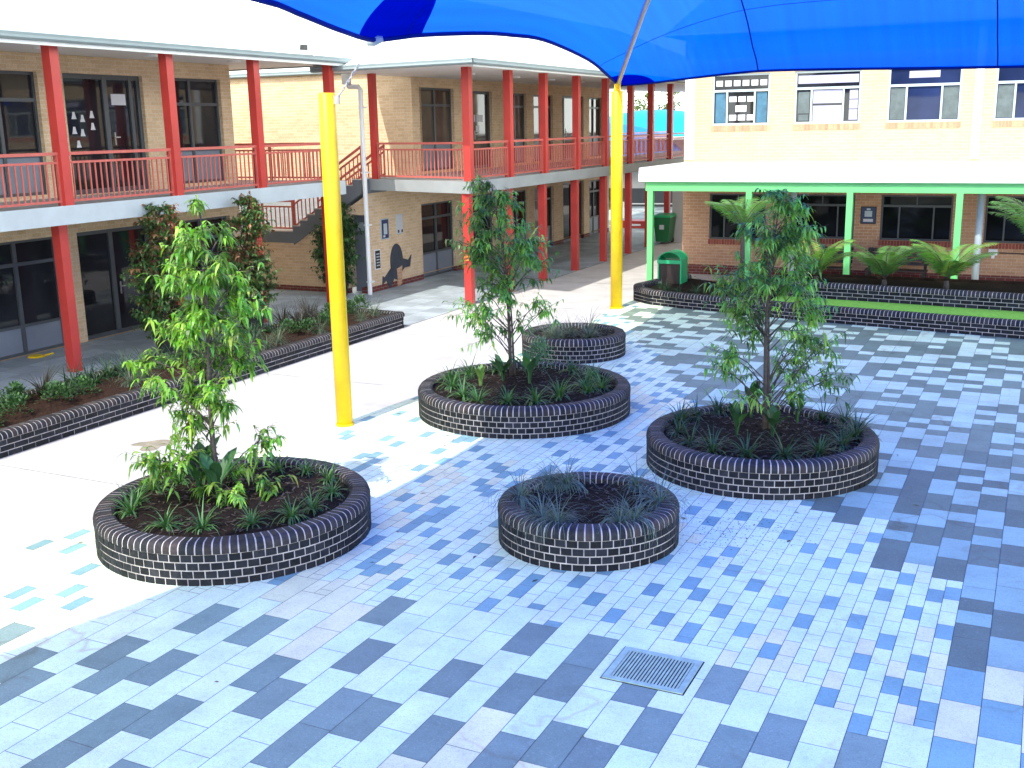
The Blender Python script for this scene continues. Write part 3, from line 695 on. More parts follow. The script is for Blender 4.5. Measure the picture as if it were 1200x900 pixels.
# wall signs and the animal cut-out
def sign(name, lab, u0, u1, z0, z1, fm, im, marks, Pq=Pm, cat='sign'):
    q = MB(); boxP(q, Pq, u0, u1, z0, z1, .002, .028); o = q.build(name, M[fm]); tag(o, lab, cat)
    q = MB(); boxP(q, Pq, u0 + .03, u1 - .03, z0 + .03, z1 - .03, .03, .034); o2 = q.build('face', M[im], o, off=(0, 0, 0))
    for m, mt in marks:
        q = MB(); boxP(q, Pq, *m, .036, .040); q.build('printing', M[mt], o, off=(0, 0, 0))
    return o
sign('wall_sign', 'dark blue framed notice on the tan wall beside the white downpipe', 26.02, 26.42, 1.42, 2.0, 'paleframe', 'navy', [((26.13, 26.31, 1.56, 1.86), 'fascia'), ((26.1, 26.2, 1.48, 1.54), 'paper')])
sign('wall_sign', 'white notice with dark bottom corners on the tan wall left of the window', 26.84, 27.18, 1.50, 2.06, 'fascia', 'paper', [((26.88, 26.96, 1.54, 1.62), 'plastic'), ((27.07, 27.15, 1.54, 1.62), 'plastic'), ((26.93, 27.09, 1.72, 1.76), 'fascia'), ((26.93, 27.05, 1.82, 1.86), 'fascia'), ((26.95, 27.1, 1.92, 1.95), 'fascia')])
sign('wall_sign', 'small black notice of white lines low on the tan wall above the cut-out animal', 25.62, 25.92, .62, 1.18, 'white', 'plastic', [((25.69, 25.85, z, z + .03), 'fascia') for z in (.72, .80, .88, .96, 1.04)])
q = MB(); body = [(math.cos(a) * .33, math.sin(a) * .52) for a in [k * 2 * math.pi / 24 for k in range(24)]]
def flat(pts, cu, cz, d): q.face([Pm(cu + u, cz + z, d) for u, z in pts]); [q.face([Pm(cu + a[0], cz + a[1], d), Pm(cu + b[0], cz + b[1], d), Pm(cu + b[0], cz + b[1], .001), Pm(cu + a[0], cz + a[1], .001)]) for a, b in zip(pts, pts[1:] + pts[:1])]
flat(body, 26.78, .72, .03); flat([(-.18, .0), (-.62, -.28), (-.70, -.22), (-.74, -.46), (-.52, -.36), (-.36, -.62), (-.1, -.35)], 26.72, .62, .024)
flat([(.1, .1), (.55, -.02), (.72, .12), (.62, -.22), (.3, -.22), (.12, -.35)], 26.88, .72, .024)
o = q.build('wall_plaque', M['plaque']); tag(o, 'dark cut-out plaque of a finned animal on the tan brick wall', 'plaque')
q = MB(); flat([(-.16, .1), (.14, .16), (.1, -.36), (-.1, -.42)], 26.9, .42, .036); q.build('belly', M['brown'], o, off=(0, 0, 0))

# ================================================================== RIGHT BUILDING (faces -Y)
YR = 31.9; Pr = plane_y(YR)
rb = thing('school_building', 'two storey brick school block at the back right with lime green verandah', 'building', (-1, YR, 0))
XS = [(-8.99, -7.32), (-6.63, -4.83), (-4.13, -2.27), (-1.46, .40), (1.3, 3.1), (4.0, 5.8)]
HRU = [(a, b, 4.37, 5.80) for a, b in XS]; HRL = [(a, b, 1.18 if i else 1.08, 2.42) for i, (a, b) in enumerate(XS)]
mb = MB(); wall(mb, Pr, -9.8, 9, 3.05, 6.9, HRU); mb.box(-9.8, -9.6, YR + .002, 46, 3.05, 6.9); mb.build('wall', M['cream'], rb)
mb = MB(); wall(mb, Pr, -9.8, 9, .31, 3.05, HRL); mb.box(-9.8, -9.6, YR + .002, 46, .31, 3.05); mb.build('wall', M['brown'], rb)
mb = MB(); mb.box(-9.81, 9, YR - .006, YR + .2, .01, .31); mb.box(-9.81, -9.6, YR + .2, 46, .01, .31); mb.build('base_course', M['redbase'], rb)
for i, (a, b) in enumerate(XS):
    w = b - a; m1, m2 = a + w * .26, b - w * .26
    gm = ['glass', 'glass', 'glassblue', 'glassblue', 'glassblue', 'glass'][i]
    fo = window(rb, Pr, a, b, 4.37, 5.80, [(m1, 4.37, 5.33, .05), (m2, 4.37, 5.33, .05)], (5.33,), None, 'paleframe', gm, .055, rec=.05)
    cz = (4.44, 5.27)
    if i == 0:
        papers(fo, Pr, [(a + .1 + k * .255, a + .1 + k * .255 + .19, 5.46, 5.62) for k in range(6)], -.084)
        papers(fo, Pr, [(m1 + .06 + k * .26, m1 + .06 + k * .26 + .21, 5.02, 5.17) for k in range(3)] + [(m1 + .24, m1 + .56, 4.74, 4.92)] + [(m1 + .06 + k * .26, m1 + .06 + k * .26 + .21, 4.50, 4.66) for k in range(3)], -.084)
        papers(fo, Pr, [(a + .09, m1 - .05, *cz), (m2 + .05, b - .09, *cz)], -.086, 'curtain', 'curtain')
    elif i == 1:
        papers(fo, Pr, [(a + .08, b - .08, 5.46, 5.68)], -.084, 'blind', 'blind')
        papers(fo, Pr, [(m1 + .04, m2 - .04, 4.42, 4.86), (m1 + .04, m2 - .04, 4.92, 5.28)], -.084, 'blind', 'blind')
        papers(fo, Pr, [(a + .1, m1 - .06, 4.66, 5.24), (a + .12, m1 - .08, 4.46, 4.62)], -.084, 'greycurtain', 'curtain')
        papers(fo, Pr, [(m2 + .16, b - .08, 4.46, 4.74), (m2 + .16, b - .08, 4.76, 5.0), (m2 + .16, b - .08, 5.02, 5.26)], -.084, 'blind', 'blind')
    else:
        if i == 2: papers(fo, Pr, [(a + .52, a + 1.3, 5.52, 5.70)], -.084, 'blind')
        papers(fo, Pr, [(a + .07, m1 - .03, *cz), (m2 + .03, b - .07, *cz)], -.086, 'greycurtain', 'curtain')
    q = MB(); k = a - .02
    while k < b + .02: c = U(.8, 1.2); boxP(q, Pr, k + .005, min(k + .074, b + .03), 4.20, 4.36, -.06, .016, 0, (.60 * c, .26 * c, .17 * c)); k += .082
    q.build('sill', M['sillbrick'], fo)
    lo = HRL[i]
    fo = window(rb, Pr, a, b, lo[2], lo[3], [(m1, lo[2], 2.12, .04), (m2, lo[2], 2.12, .04), ((a + b) / 2, 2.12, lo[3], .03)], (2.12,), None, 'frame', 'glassblack', .05, rec=.07)
    q = MB(); k = a - .02
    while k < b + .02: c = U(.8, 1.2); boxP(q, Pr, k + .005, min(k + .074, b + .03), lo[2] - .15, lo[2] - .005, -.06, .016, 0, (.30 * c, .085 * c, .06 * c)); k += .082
    q.build('sill', M['sillbrick'], fo)
mb = MB(); mb.box(-9.78, -9.50, YR - .03, YR - .001, 3.4, 6.9); mb.build('corner_pier', M['white'], rb)
mb = MB(); mb.box(-1.95, -1.74, YR - .05, YR - .001, 3.4, 6.9); mb.build('downpipe', M['white'], rb)
mb = MB(); mb.face([(-10.3, YR - .5, 6.92), (9.4, YR - .5, 6.92), (9.4, 39, 9.4), (-10.3, 39, 9.4)]); mb.face([(-10.3, 46, 6.92), (-10.3, 39, 9.4), (9.4, 39, 9.4), (9.4, 46, 6.92)]); mb.box(-10.3, 9.4, YR - .5, 46, 6.88, 6.91); mb.build('roof', M['roof'], rb)
# verandah canopy
mb = MB(); mb.hexa([(-9.85, 28.30, 2.95), (9, 28.30, 2.95), (9, YR - .002, 3.28), (-9.85, YR - .002, 3.28), (-9.85, 28.30, 2.99), (9, 28.30, 2.99), (9, YR - .002, 3.32), (-9.85, YR - .002, 3.32)])
ca = mb.build('verandah_roof', M['white'], rb)
mb = MB(); mb.box(-9.92, 9, 28.22, 28.297, 2.95, 3.15); mb.box(-9.92, 9, 28.235, 28.297, 3.16, 3.23); mb.box(-9.92, 9, 28.25, 28.297, 3.24, 3.31); mb.box(-9.92, -9.86, 28.3, YR - .01, 2.95, 3.31); mb.build('fascia_board', M['white'], rb)
mb = MB(); mb.box(-9.75, 9, 28.31, 28.43, 2.70, 2.945); mb.box(-9.75, 9, 28.27, 28.309, 2.915, 2.945); mb.box(-9.75, -9.63, 28.43, YR - .05, 2.74, 2.94); mb.build('beam', M['lime'], rb)
for x in (-9.62, -6.95, -4.42, -1.88, .65, 3.2): post(rb, x, 28.38, .016, 2.70, .15, 'lime')
for x in (-5.98, -1.45, 3.9):
    q = MB(); q.tube([(x, 29.2, .016), (x, 29.2, 2.94)], .085, 12); q.build('column', M['paleframe'], rb, True)
# boards, tap, conduit
sign('wall_sign', 'dark square crest board on the brown wall between two lower windows', -4.66, -4.24, 1.62, 2.10, 'plastic', 'navy', [((-4.58, -4.32, 1.68, 1.76), 'paper'), ((-4.55, -4.35, 1.82, 1.98), 'paleframe'), ((-4.50, -4.40, 2.0, 2.05), 'paleframe')], Pr)
q = MB(); q.tube([(-1.05, YR - .03, .92), (1.2, YR - .03, .90), (1.2, YR - .03, .32)], .018, 6); o = q.build('wall_pipe', M['hose']); tag(o, 'thin brown pipe running along the brown wall from a white box', 'pipe')
q = MB(); q.box(-1.3, -1.08, YR - .10, YR - .001, .86, 1.02); q.box(-1.22, -1.14, YR - .13, YR - .10, .78, .92); o = q.build('tap_box', M['white']); tag(o, 'small white tap box on the brown wall beside the grey column', 'tap box')
# benches
def bench(x, lab):
    t = thing('bench', lab, 'bench', (x, 31.2, .016), 'dark benches under the lime green verandah')
    q = MB()
    for k in range(4): q.box(x - .8, x + .8, 30.95 + k * .115, 31.05 + k * .115, .43, .465)
    q.build('seat', M['wood'], t); q = MB()
    for k in range(4): q.hexa([(x - .8, 31.42 + k * .03, .56 + k * .115), (x + .8, 31.42 + k * .03, .56 + k * .115), (x + .8, 31.45 + k * .03, .56 + k * .115), (x - .8, 31.45 + k * .03, .56 + k * .115), (x - .8, 31.44 + k * .03, .65 + k * .115), (x + .8, 31.44 + k * .03, .65 + k * .115), (x + .8, 31.47 + k * .03, .65 + k * .115), (x - .8, 31.47 + k * .03, .65 + k * .115)])
    q.build('backrest', M['wood'], t)
    for sx in (-.72, .72):
        for y0 in (30.98, 31.42):
            q = MB(); q.box(x + sx - .04, x + sx + .04, y0, y0 + .07, .016, .43 if y0 < 31 else 1.02); q.build('leg', M['plastic'], t)
        q = MB(); q.box(x + sx - .045, x + sx + .045, 30.95, 31.44, .66, .70); q.build('armrest', M['wood'], t)
bench(-5.55, 'dark slatted bench at the left, behind the palm beside the tree'); bench(-3.55, 'dark slatted bench under the third lower window of the brown wall')
for x, s in ((-3.15, 1.0), (-2.75, .85)):
    q = MB(); zt = .92
    q.tube([(x, 31.56, .90), (x, 31.56, .95), (x, 31.56, 1.02), (x, 31.56, 1.10 * s + .02), (x, 31.56, 1.16 * s + .04), (x, 31.56, 1.24 * s + .02)], [.05, .10, .085, .05, .08, .02], 10)
    o = q.build('ornament', M['plastic'], None, True); tag(o, 'taller black rounded ornament standing on the bench back' if s == 1 else 'shorter black rounded ornament standing on the bench back', 'ornament')

# ================================================================== EAST BLOCK (out of frame, mirrored in the left windows)
eb = thing('school_building', 'low brick school block on the far right side, seen mirrored in the upstairs glass', 'building', (15, 10, 0))
Pe = lambda u, z, d=0: (15 - d, u, z)
HE = [(y, y + 2.4, z, z + 1.5) for y in (2, 6, 10, 14, 18) for z in (1.0,)]
mb = MB(); wall(mb, Pe, -6, 22, .0, 3.6, HE); mb.build('wall', M['tan'], eb)
for h in HE: window(eb, Pe, *h, [((h[0] + h[1]) / 2, h[2], h[3], .06)], (h[2] + 1.05,), None, 'paleframe', 'glass')
mb = MB(); mb.face([(14.5, -6.5, 3.62), (14.5, 22.5, 3.62), (21, 22.5, 4.8), (21, -6.5, 4.8)]); mb.box(14.5, 21, -6.5, 22.5, 3.58, 3.61); mb.build('roof', M['roof'], eb)

# ================================================================== POLES, SAIL
def pole(x, y, z1, r, lab, arm=None):
    t = thing('shade_pole', lab, 'pole', (x, y, 0), 'yellow shade sail poles')
    q = MB(); q.tube([(x, y, .0), (x, y, z1 - .01), (x, y, z1)], [r, r, r - .012], 28); q.build('post', M['yellow'], t, True).data.polygons[-1].use_smooth = False
    q = MB(); q.tube([(x, y, .012), (x, y, .05)], r * 1.12, 24); q.build('collar', M['yellow'], t)
    if arm:
        q = MB(); q.tube([(x, y, z1 - .05), (x + .02, y - .02, z1 + .15)] , [.085, .075], 14); q.tube([(x + .02, y - .02, z1 + .12), arm[0]], [.075, .06], 14); q.build('arm_socket', M['yellow'], t, True)
        q = MB(); q.tube(arm, .052, 12); q.build('arm', M['steel'], t, True)
    else:
        q = MB(); q.box(x + r - .01, x + r + .09, y - .01, y + .01, z1 - .16, z1 - .04); q.build('eye_plate', M['steel'], t)
pole(-9.47, 13.45, 4.97, .125, 'yellow round pole at the front with a chain from its top')
pole(-9.41, 25.2, 5.22, .145, 'yellow round pole at the back carrying the grey slanting arm', [(-9.2, 24.75, 5.42), (-8.2, 22.6, 5.86), (-6.95, 20.0, 6.48), (-5.6, 17.2, 7.05)])
LE = [(-9.3, -2.0, 5.5), (-8.5, .8, 5.75), (-7.75, 4.0, 5.9), (-7.5, 7.0, 5.88), (-7.55, 9.57, 5.80), (-7.8, 10.63, 5.75), (-8.2, 12.05, 5.68), (-8.95, 14.0, 5.72), (-8.8, 15.0, 5.84), (-8.5, 16.36, 5.94), (-8.45, 17.52, 5.98), (-8.5, 19.06, 5.98), (-8.85, 22.02, 5.78), (-9.2, 24.18, 5.51), (-9.33, 25.15, 5.36)]
BE = [(-9.33, 25.15, 5.36), (-8.53, 24.9, 5.38), (-7.62, 24.6, 5.43), (-6.56, 24.3, 5.49), (-5.59, 24.1, 5.52), (-3.79, 23.9, 5.48), (-2.15, 23.8, 5.43), (-.61, 23.8, 5.40), (1.6, 24.0, 5.38), (4, 24.5, 5.36), (6, 25.1, 5.36)]
def curve(pts):
    V = [Vector(p) for p in pts]; L = [0]
    for a, b in zip(V, V[1:]): L.append(L[-1] + (b - a).length)
    def f(t):
        s = min(max(t, 0), 1) * L[-1]; i = 0
        while i < len(V) - 2 and s > L[i + 1]: i += 1
        k = (s - L[i]) / (L[i + 1] - L[i]); p0, p1, p2, p3 = V[max(i - 1, 0)], V[i], V[i + 1], V[min(i + 2, len(V) - 1)]
        return .5 * (2 * p1 + (p2 - p0) * k + (2 * p0 - 5 * p1 + 4 * p2 - p3) * k * k + (3 * p1 - p0 - 3 * p2 + p3) * k ** 3)
    tot = L[-1]; return f, [l / tot for l in L]
fL, tL = curve(LE); fB, tB = curve(BE)
REd = [(6 - (p[0] + 9.33) * .9, p[1], p[2] - .02) for p in LE]; REd[-1] = BE[-1]; fR, _ = curve(REd)
fF, _ = curve([(-9.3, -2.0, 5.5), (-6, -1.5, 5.7), (-1.7, -1.3, 5.75), (2.6, -1.5, 5.7), REd[0]])
def sail(u, v):
    c = fL(v) * (1 - u) + fR(v) * u + fF(u) * (1 - v) + fB(u) * v - (fL(0) * (1 - u) * (1 - v) + fR(0) * u * (1 - v) + fL(1) * (1 - u) * v + fR(1) * u * v)
    h = (1 - abs(2 * u - 1) ** 3.2) * (1 - abs(2 * v - 1) ** 3.2)
    return c + Vector((0, 0, 1.9 * h))
ss = thing('shade_sail', 'big blue fabric shade sail stretched over the courtyard', 'shade sail', (-2, 14, 6.8))
mb = MB(); mb.grid(sail, 90, 130); mb.build('canopy', M['sail'], ss, True)
def strip(name, pts, w, mat, dz=-.012):
    q = MB(); q.tube([(p[0], p[1], p[2] + dz) for p in pts], w, 6); return q.build(name, mat, ss, True)
for u in (.238, .541, .80): strip('seam', [sail(u, k / 60) for k in range(61)], .014, M['seam'])
for v in (.915, .62, .3): strip('seam', [sail(k / 60, v) for k in range(61)], .005, M['seam'])
strip('edge_hem', [sail(0, k / 80) for k in range(81)], .035, M['seam']); strip('edge_hem', [sail(k / 60, 1) for k in range(61)], .028, M['seam'])
strip('edge_hem', [sail(k / 60, 0) for k in range(61)], .03, M['seam']); strip('edge_hem', [sail(1, k / 80) for k in range(81)], .03, M['seam'])
vA = tL[7]
def patch(u0, v0, a0, a1, rad, n=1.0):
    q = MB(); Lu, Lv = 15.0, 28.0
    def Pp(a, r):
        t = a0 + (a1 - a0) * a; rr_ = rad * r
        p = sail(min(1, max(0, u0 + rr_ * math.cos(t) / Lu)), min(1, max(0, v0 + rr_ * math.sin(t) / Lv))); return (p.x, p.y, p.z - .018)
    q.grid(Pp, 28, 8); q.build('corner_patch', M['saildark'], ss, True)
patch(0, vA, -math.pi / 2, math.pi / 2, 1.08); patch(0, 1, -math.pi / 2, 0, 1.0)
# tension link from the front pole to the sail corner
a, b = Vector((-9.29, 13.45, 4.88)), Vector((-8.97, 13.98, 5.70))
t = thing('tension_chain', 'grey chain from the top of the front yellow pole to the sail corner', 'chain', a)
q = MB(); nl = 9
for k in range(nl):
    c = a.lerp(b, (k + .5) / (nl + 6)); d = (b - a).normalized(); s = d.cross(Vector((0, 0, 1))).normalized() if k % 2 else d.cross(Vector((1, 0, 0))).normalized()
    q.tube([c + d * .034 * math.cos(w) + s * .018 * math.sin(w) for w in [j * math.pi / 6 for j in range(13)]], .007, 5, caps=False)
q.build('chain', M['steel'], t); q = MB(); q.tube([a.lerp(b, .60), b], .011, 6); q.build('cable', M['steel'], t)
q = MB(); q.tube([b + Vector((-.09, -.05, -.03)), b + Vector((.0, .0, .0)), b + Vector((.12, .07, .02))], [.05, .085, .04], 10); q.build('corner_shackle', M['paleframe'], t, True)

# ================================================================== BINS, GRATE, SMALL THINGS
t = thing('litter_bin', 'green hooded litter bin with dark brown body inside the curved bed', 'bin', (-8.9, 28.3, .2))
q = MB(); q.box(-9.22, -8.68, 28.02, 28.55, .2, .86); q.build('body', M['binbody'], t)
q = MB(); q.box(-8.66, -8.62, 28.0, 28.57, .2, .90); q.build('side_panel', M['green'], t); q = MB(); q.box(-9.28, -9.24, 28.0, 28.57, .2, .90); q.build('side_panel', M['green'], t)
q = MB(); arc = [(28.285 - .29 * math.cos(k * math.pi / 10), .86 + .24 * math.sin(k * math.pi / 10)) for k in range(11)]
q = MB(); arx = [(-8.95 - .34 * math.cos(k * math.pi / 12), .86 + .26 * math.sin(k * math.pi / 12)) for k in range(13)]
for (xa, za), (xb, zb) in zip(arx, arx[1:]):
    q.face([(xa, 27.98, za), (xb, 27.98, zb), (xb, 28.58, zb), (xa, 28.58, za)])
    q.face([(xa, 28.58, za), (xb, 28.58, zb), (-8.95, 28.58, .86)])
    q.face([(xa * .9 - 8.95 * .1, 27.99, .86 + (za - .86) * .9), (xb * .9 - 8.95 * .1, 27.99, .86 + (zb - .86) * .9), (xb, 27.98, zb), (xa, 27.98, za)])
q.box(-9.29, -8.61, 27.98, 28.0, .80, .90); q.build('hood', M['green'], t)
t = thing('wheelie_bin', 'dark green wheelie bin standing by the concrete pillar behind', 'bin', (-13.0, 40.1, .01))
q = MB(); q.hexa([(-13.3, 39.85, .08), (-12.8, 39.85, .08), (-12.8, 40.4, .08), (-13.3, 40.4, .08), (-13.38, 39.78, 1.0), (-12.72, 39.78, 1.0), (-12.72, 40.5, 1.0), (-13.38, 40.5, 1.0)]); q.build('body', M['darkgreen'], t)
q = MB(); q.hexa([(-13.41, 39.74, 1.003), (-12.69, 39.74, 1.003), (-12.69, 40.54, 1.003), (-13.41, 40.54, 1.003), (-13.36, 39.8, 1.07), (-12.74, 39.8, 1.07), (-12.74, 40.5, 1.12), (-13.36, 40.5, 1.12)]); q.build('lid', M['green'], t)
q = MB(); q.box(-13.14, -12.96, 39.795, 39.80, .55, .72); q.build('emblem', M['paper'], t)
for x in (-13.28, -12.82):
    q = MB(); q.tube([(x - .03, 40.42, .11), (x + .03, 40.42, .11)], .10, 14); q.build('wheel', M['plastic'], t)
q = MB(); q.box(-12.9, -12.45, 40.6, 41.0, .0, 2.85); o = q.build('concrete_pillar', M['far']); tag(o, 'grey concrete pillar under the walkway beside the green wheelie bin', 'pillar')

gx0, gx1, gy0, gy1 = -2.98, -2.29, 7.66, 8.25
t = thing('drain_grate', 'rectangular steel drain grate set in the front paving', 'grate', (-2.63, 7.95, .012))
q = MB(); f = .055
q.box(gx0, gx1, gy0, gy0 + f, .0125, .021); q.box(gx0, gx1, gy1 - f, gy1, .0125, .021); q.box(gx0, gx0 + f, gy0 + f, gy1 - f, .0125, .021); q.box(gx1 - f, gx1, gy0 + f, gy1 - f, .0125, .021)
q.build('frame', M['gratesteel'], t)
q = MB(); q.face([(gx0 + f, gy0 + f, .0145), (gx1 - f, gy0 + f, .0145), (gx1 - f, gy1 - f, .0145), (gx0 + f, gy1 - f, .0145)]); q.build('sump', M['black'], t)
q = MB(); nb = 20; w = (gx1 - gx0 - 2 * f) / nb
for k in range(nb): q.box(gx0 + f + k * w + w * .22, gx0 + f + k * w + w * .80, gy0 + f, gy1 - f, .0155, .0205)
q.build('bars', M['gratesteel'], t)
q = MB(); q.face([(gx0 - .012, gy0 - .012, .0122), (gx1 + .012, gy0 - .012, .0122), (gx1 + .012, gy1 + .012, .0122), (gx0 - .012, gy1 + .012, .0122)]); q.build('rebate', M['black'], t)

t = thing('dustpan', 'yellow plastic dustpan lying on the corridor floor near the left window', 'dustpan', (-18.5, 15.5, .01))
q = MB(); q.tube([(-18.5, 15.5, .012), (-18.5, 15.5, .04)], [.18, .15], 18); q.build('pan', M['yellow'], t); q = MB(); q.bar((-18.4, 15.63, .03), (-18.32, 15.78, .05), .05, .03); q.build('handle', M['yellow'], t)
q = MB(); q.tube([(-7.9 + math.cos(k * .35) * (.75 - k * .004), 29.6 + math.sin(k * .35) * .55, .035 + .0015 * k) for k in range(60)], .022, 6); o = q.build('garden_hose', M['hose']); tag(o, 'loose coil of brown hose on the paving under the verandah', 'hose')
t = thing('floodlight', 'small dark floodlight on a white arm at the left roof edge', 'light', (-15.93, 21.9, 6.2))
q = MB(); q.tube([(-15.95, 22.25, 6.17), (-15.9, 22.0, 6.22), (-15.92, 21.85, 6.30)], .02, 6); q.build('arm', M['white'], t); q = MB(); q.hexa([(-15.98, 21.72, 6.28), (-15.86, 21.72, 6.28), (-15.86, 21.88, 6.28), (-15.98, 21.88, 6.28), (-15.97, 21.74, 6.40), (-15.87, 21.74, 6.40), (-15.87, 21.90, 6.40), (-15.97, 21.90, 6.40)]); q.build('head', M['plastic'], t)
q = MB(); 
for dz in (0, .09): q.tube([(-13.2 + .13 * math.cos(k * .785), 24.6 + .13 * math.sin(k * .785), 1.15 + dz + .02 * math.sin(k)) for k in range(9)], .014, 5)
q.tube([(-13.1, 24.55, 1.25), (-12.9, 24.35, 1.42)], .012, 5); o = q.build('rope', M['orange']); tag(o, 'orange rope tied round the corner red post', 'rope')

# background beyond the walkway
t = thing('far_shed', 'pale grey building seen under the walkway behind the red posts', 'building', (-17, 58, 0))
q = MB(); q.box(-26, -8, 58, 62, 1.0, 3.6); q.build('wall', M['far'], t); q = MB(); q.box(-26, -8, 57.99, 62, 0, 1.0); q.build('base_wall', M['fardark'], t)
q = MB(); q.box(-26.5, -7.5, 57.5, 62.5, 3.6, 3.75); q.build('roof', M['white'], t)
for i, (x, y) in enumerate(((-16.2, 46.0), (-15.2, 48.5))):
    t = thing('storage_crate', ('red crate on the ground beyond the corridor, nearer one', 'red crate on the ground beyond the corridor, farther one')[i], 'crate', (x, y, 0))
    q = MB(); q.box(x - .6, x + .6, y - .4, y + .4, .01, .28); q.box(x - .64, x + .64, y - .44, y + .44, .28, .33); q.build('body', M['red'], t); q = MB(); q.box(x - .3, x + .3, y - .455, y - .44, .12, .2); q.build('handle', M['white'], t)
q = MB()
for z in (.35, .7): q.bar((-18.5, 50.5, z), (-13.6, 51.5, z), .05)
for k in range(5): q.bar((-18.5 + k * 1.22, 50.5 + k * .25, 0), (-18.5 + k * 1.22, 50.5 + k * .25, .8), .05)
o = q.build('low_rail', M['white']); tag(o, 'low white rail on the ground beyond the corridor', 'rail')
t = thing('shade_dome', 'bright blue dome shade structure beyond the upstairs walkway', 'shade structure', (-20.5, 62, 2))
q = MB(); q.grid(lambda u, v: (-20.8 + 6.6 * math.cos(u * 6.2832) * math.cos(v * 1.5708), 62 + 4 * math.sin(u * 6.2832) * math.cos(v * 1.5708), 2.0 + 3.25 * math.sin(v * 1.5708)), 40, 12); q.build('canopy', M['dome'], t, True)
q = MB(); q.grid(lambda u, v: (-22.6 + 5.2 * math.cos(u * 6.2832) * math.cos(v * 1.5708), 58.2 + 1.5 * math.sin(u * 6.2832) * math.cos(v * 1.5708), 2.0 + 2.55 * math.sin(v * 1.5708)), 36, 10); q.build('panel', M['domedark'], t, True)

# ================================================================== PLANTS
def leaf(mb, p, d, L, W, col, droop=.35, side=None):
    d = d.normalized(); up = Vector((0, 0, 1))
    s = (side or d.cross(up)); s = s.normalized() if s.length > 1e-4 else Vector((1, 0, 0))
    nrm = s.cross(d)
    m1 = p + d * L * .35 - up * L * droop * .10; m2 = p + d * L * .70 - up * L * droop * .38; tip = p + d * L - up * L * droop * .85
    k = nrm * W * .18
    i = len(mb.v); mb.v += [tuple(p), tuple(m1 + s * W * .5 + k), tuple(m1 - s * W * .5 + k), tuple(m2 + s * W * .36 + k), tuple(m2 - s * W * .36 + k), tuple(tip)]
    for f in ((0, 1, 2), (1, 3, 4, 2), (3, 5, 4)): mb.f.append(tuple(i + q for q in f)); mb.m.append(0); mb.c.append(col); mb.uv.append([(0, 0)] * len(f))
def lerp_prof(prof, z):
    if z <= prof[0][0]: return prof[0][1:]
    for a, b in zip(prof, prof[1:]):
        if z <= b[0]:
            t = (z - a[0]) / (b[0] - a[0]); return tuple(x + (y - x) * t for x, y in zip(a[1:], b[1:]))
    return prof[-1][1:]
RT = Vector((.898, .44, 0))
def tree(name, label, cat, base, H, prof, ntw, nlf, LL, LW, cols, seed, bare=(), trunk_r=.035, droop=.6, stems=1, lean=(0, 0), group=None, young=None):
    """prof: (height, reach one way, reach the other way, density)"""
    rg = random.Random(seed); t = thing(name, label, cat, base, group); b = Vector(base)
    tr = MB(); cr = MB()
    def trunk(z, j=0): return b + Vector((lean[0] * z / H + .035 * math.sin(z * 1.7 + seed) + j * .05 * (1 - z / H), lean[1] * z / H + .03 * math.cos(z * 1.3 + seed) + j * .03, z))
    for j in range(stems):
        n = 14; hh = H * (.97 if j == 0 else .62)
        tr.tube([trunk(hh * k / n, j) for k in range(n + 1)], [trunk_r * (1 - .8 * k / n) * (1 if j == 0 else .7) for k in range(n + 1)], 8)
    made = 0; tries = 0; nbr = max(12, ntw // 8)
    while made < nbr and tries < nbr * 80:          # limbs, each carrying a clump of twigs so that gaps stay open between clumps
        tries += 1
        z = rg.uniform(prof[0][0], prof[-1][0]); l, r, dn = lerp_prof(prof, z)
        if rg.random() > dn * (.30 + .70 * min(1, (l + r) / 1.2)): continue
        a = rg.uniform(0, 2 * math.pi); c = math.cos(a); reach = (r if c > 0 else l) * abs(c) + (l + r) * .5 * (1 - abs(c))
        q = reach * math.sqrt(rg.uniform(.08, 1)) * rg.choice((1, .95, .9, 1.15))
        dirv = RT * c + Vector((-RT.y, RT.x, 0)) * math.sin(a)
        zs = max(.12, z - q * rg.uniform(.5, 1.0) - .08); s0 = trunk(min(zs, H * .95), rg.randrange(stems)); e = trunk(min(z, H)) + dirv * q; e.z = b.z + z
        mid = s0.lerp(e, .55) + Vector((0, 0, .06 * q + .02)); tr.tube([s0, mid, e], [.010, .007, .004], 5, caps=False)
        ctone = rg.uniform(.55, 1.35); csz = rg.uniform(.09, .19) * min(1, .45 + (l + r) * .5)
        for tw in range(rg.randrange(4, 13)):
            o = Vector((rg.gauss(0, 1), rg.gauss(0, 1), rg.gauss(0, .75))) * csz; e2 = e + o + dirv * abs(rg.gauss(0, .05)); m2 = mid.lerp(e, rg.uniform(.3, .9))
            tr.tube([m2, e2], [.0035, .0018], 3, caps=False)
            tone = ctone * rg.uniform(.7, 1.25) * (1 + .9 * o.z); base_c = cols[int(rg.random() ** 1.2 * len(cols))]  # leaf colour lightens toward each clump's top, overhead light put into it
            if young and z > young[0] and rg.random() < young[1]: base_c = young[2]
            for k in range(nlf):
                f = rg.uniform(.25, 1.05); p = m2.lerp(e2, f); sa = rg.uniform(-2.2, 2.2); dd = (dirv + o.normalized() * .8).normalized()
                out = Vector((dd.x * math.cos(sa) - dd.y * math.sin(sa), dd.x * math.sin(sa) + dd.y * math.cos(sa), rg.uniform(-.95, .55)))
                cc = tuple(x * tone * rg.uniform(.8, 1.25) for x in base_c)
                leaf(cr, p, out, LL * rg.uniform(.55, 1.2), LW * rg.uniform(.75, 1.2), cc, droop * rg.uniform(.3, 1.3))
        made += 1
    tr.build('trunk', M['bark'], t, True); cr.build('crown', M['leaf'], t)
    return t
G1 = [(.17, .36, .04), (.22, .44, .05), (.12, .28, .035), (.30, .52, .07), (.08, .20, .03)]
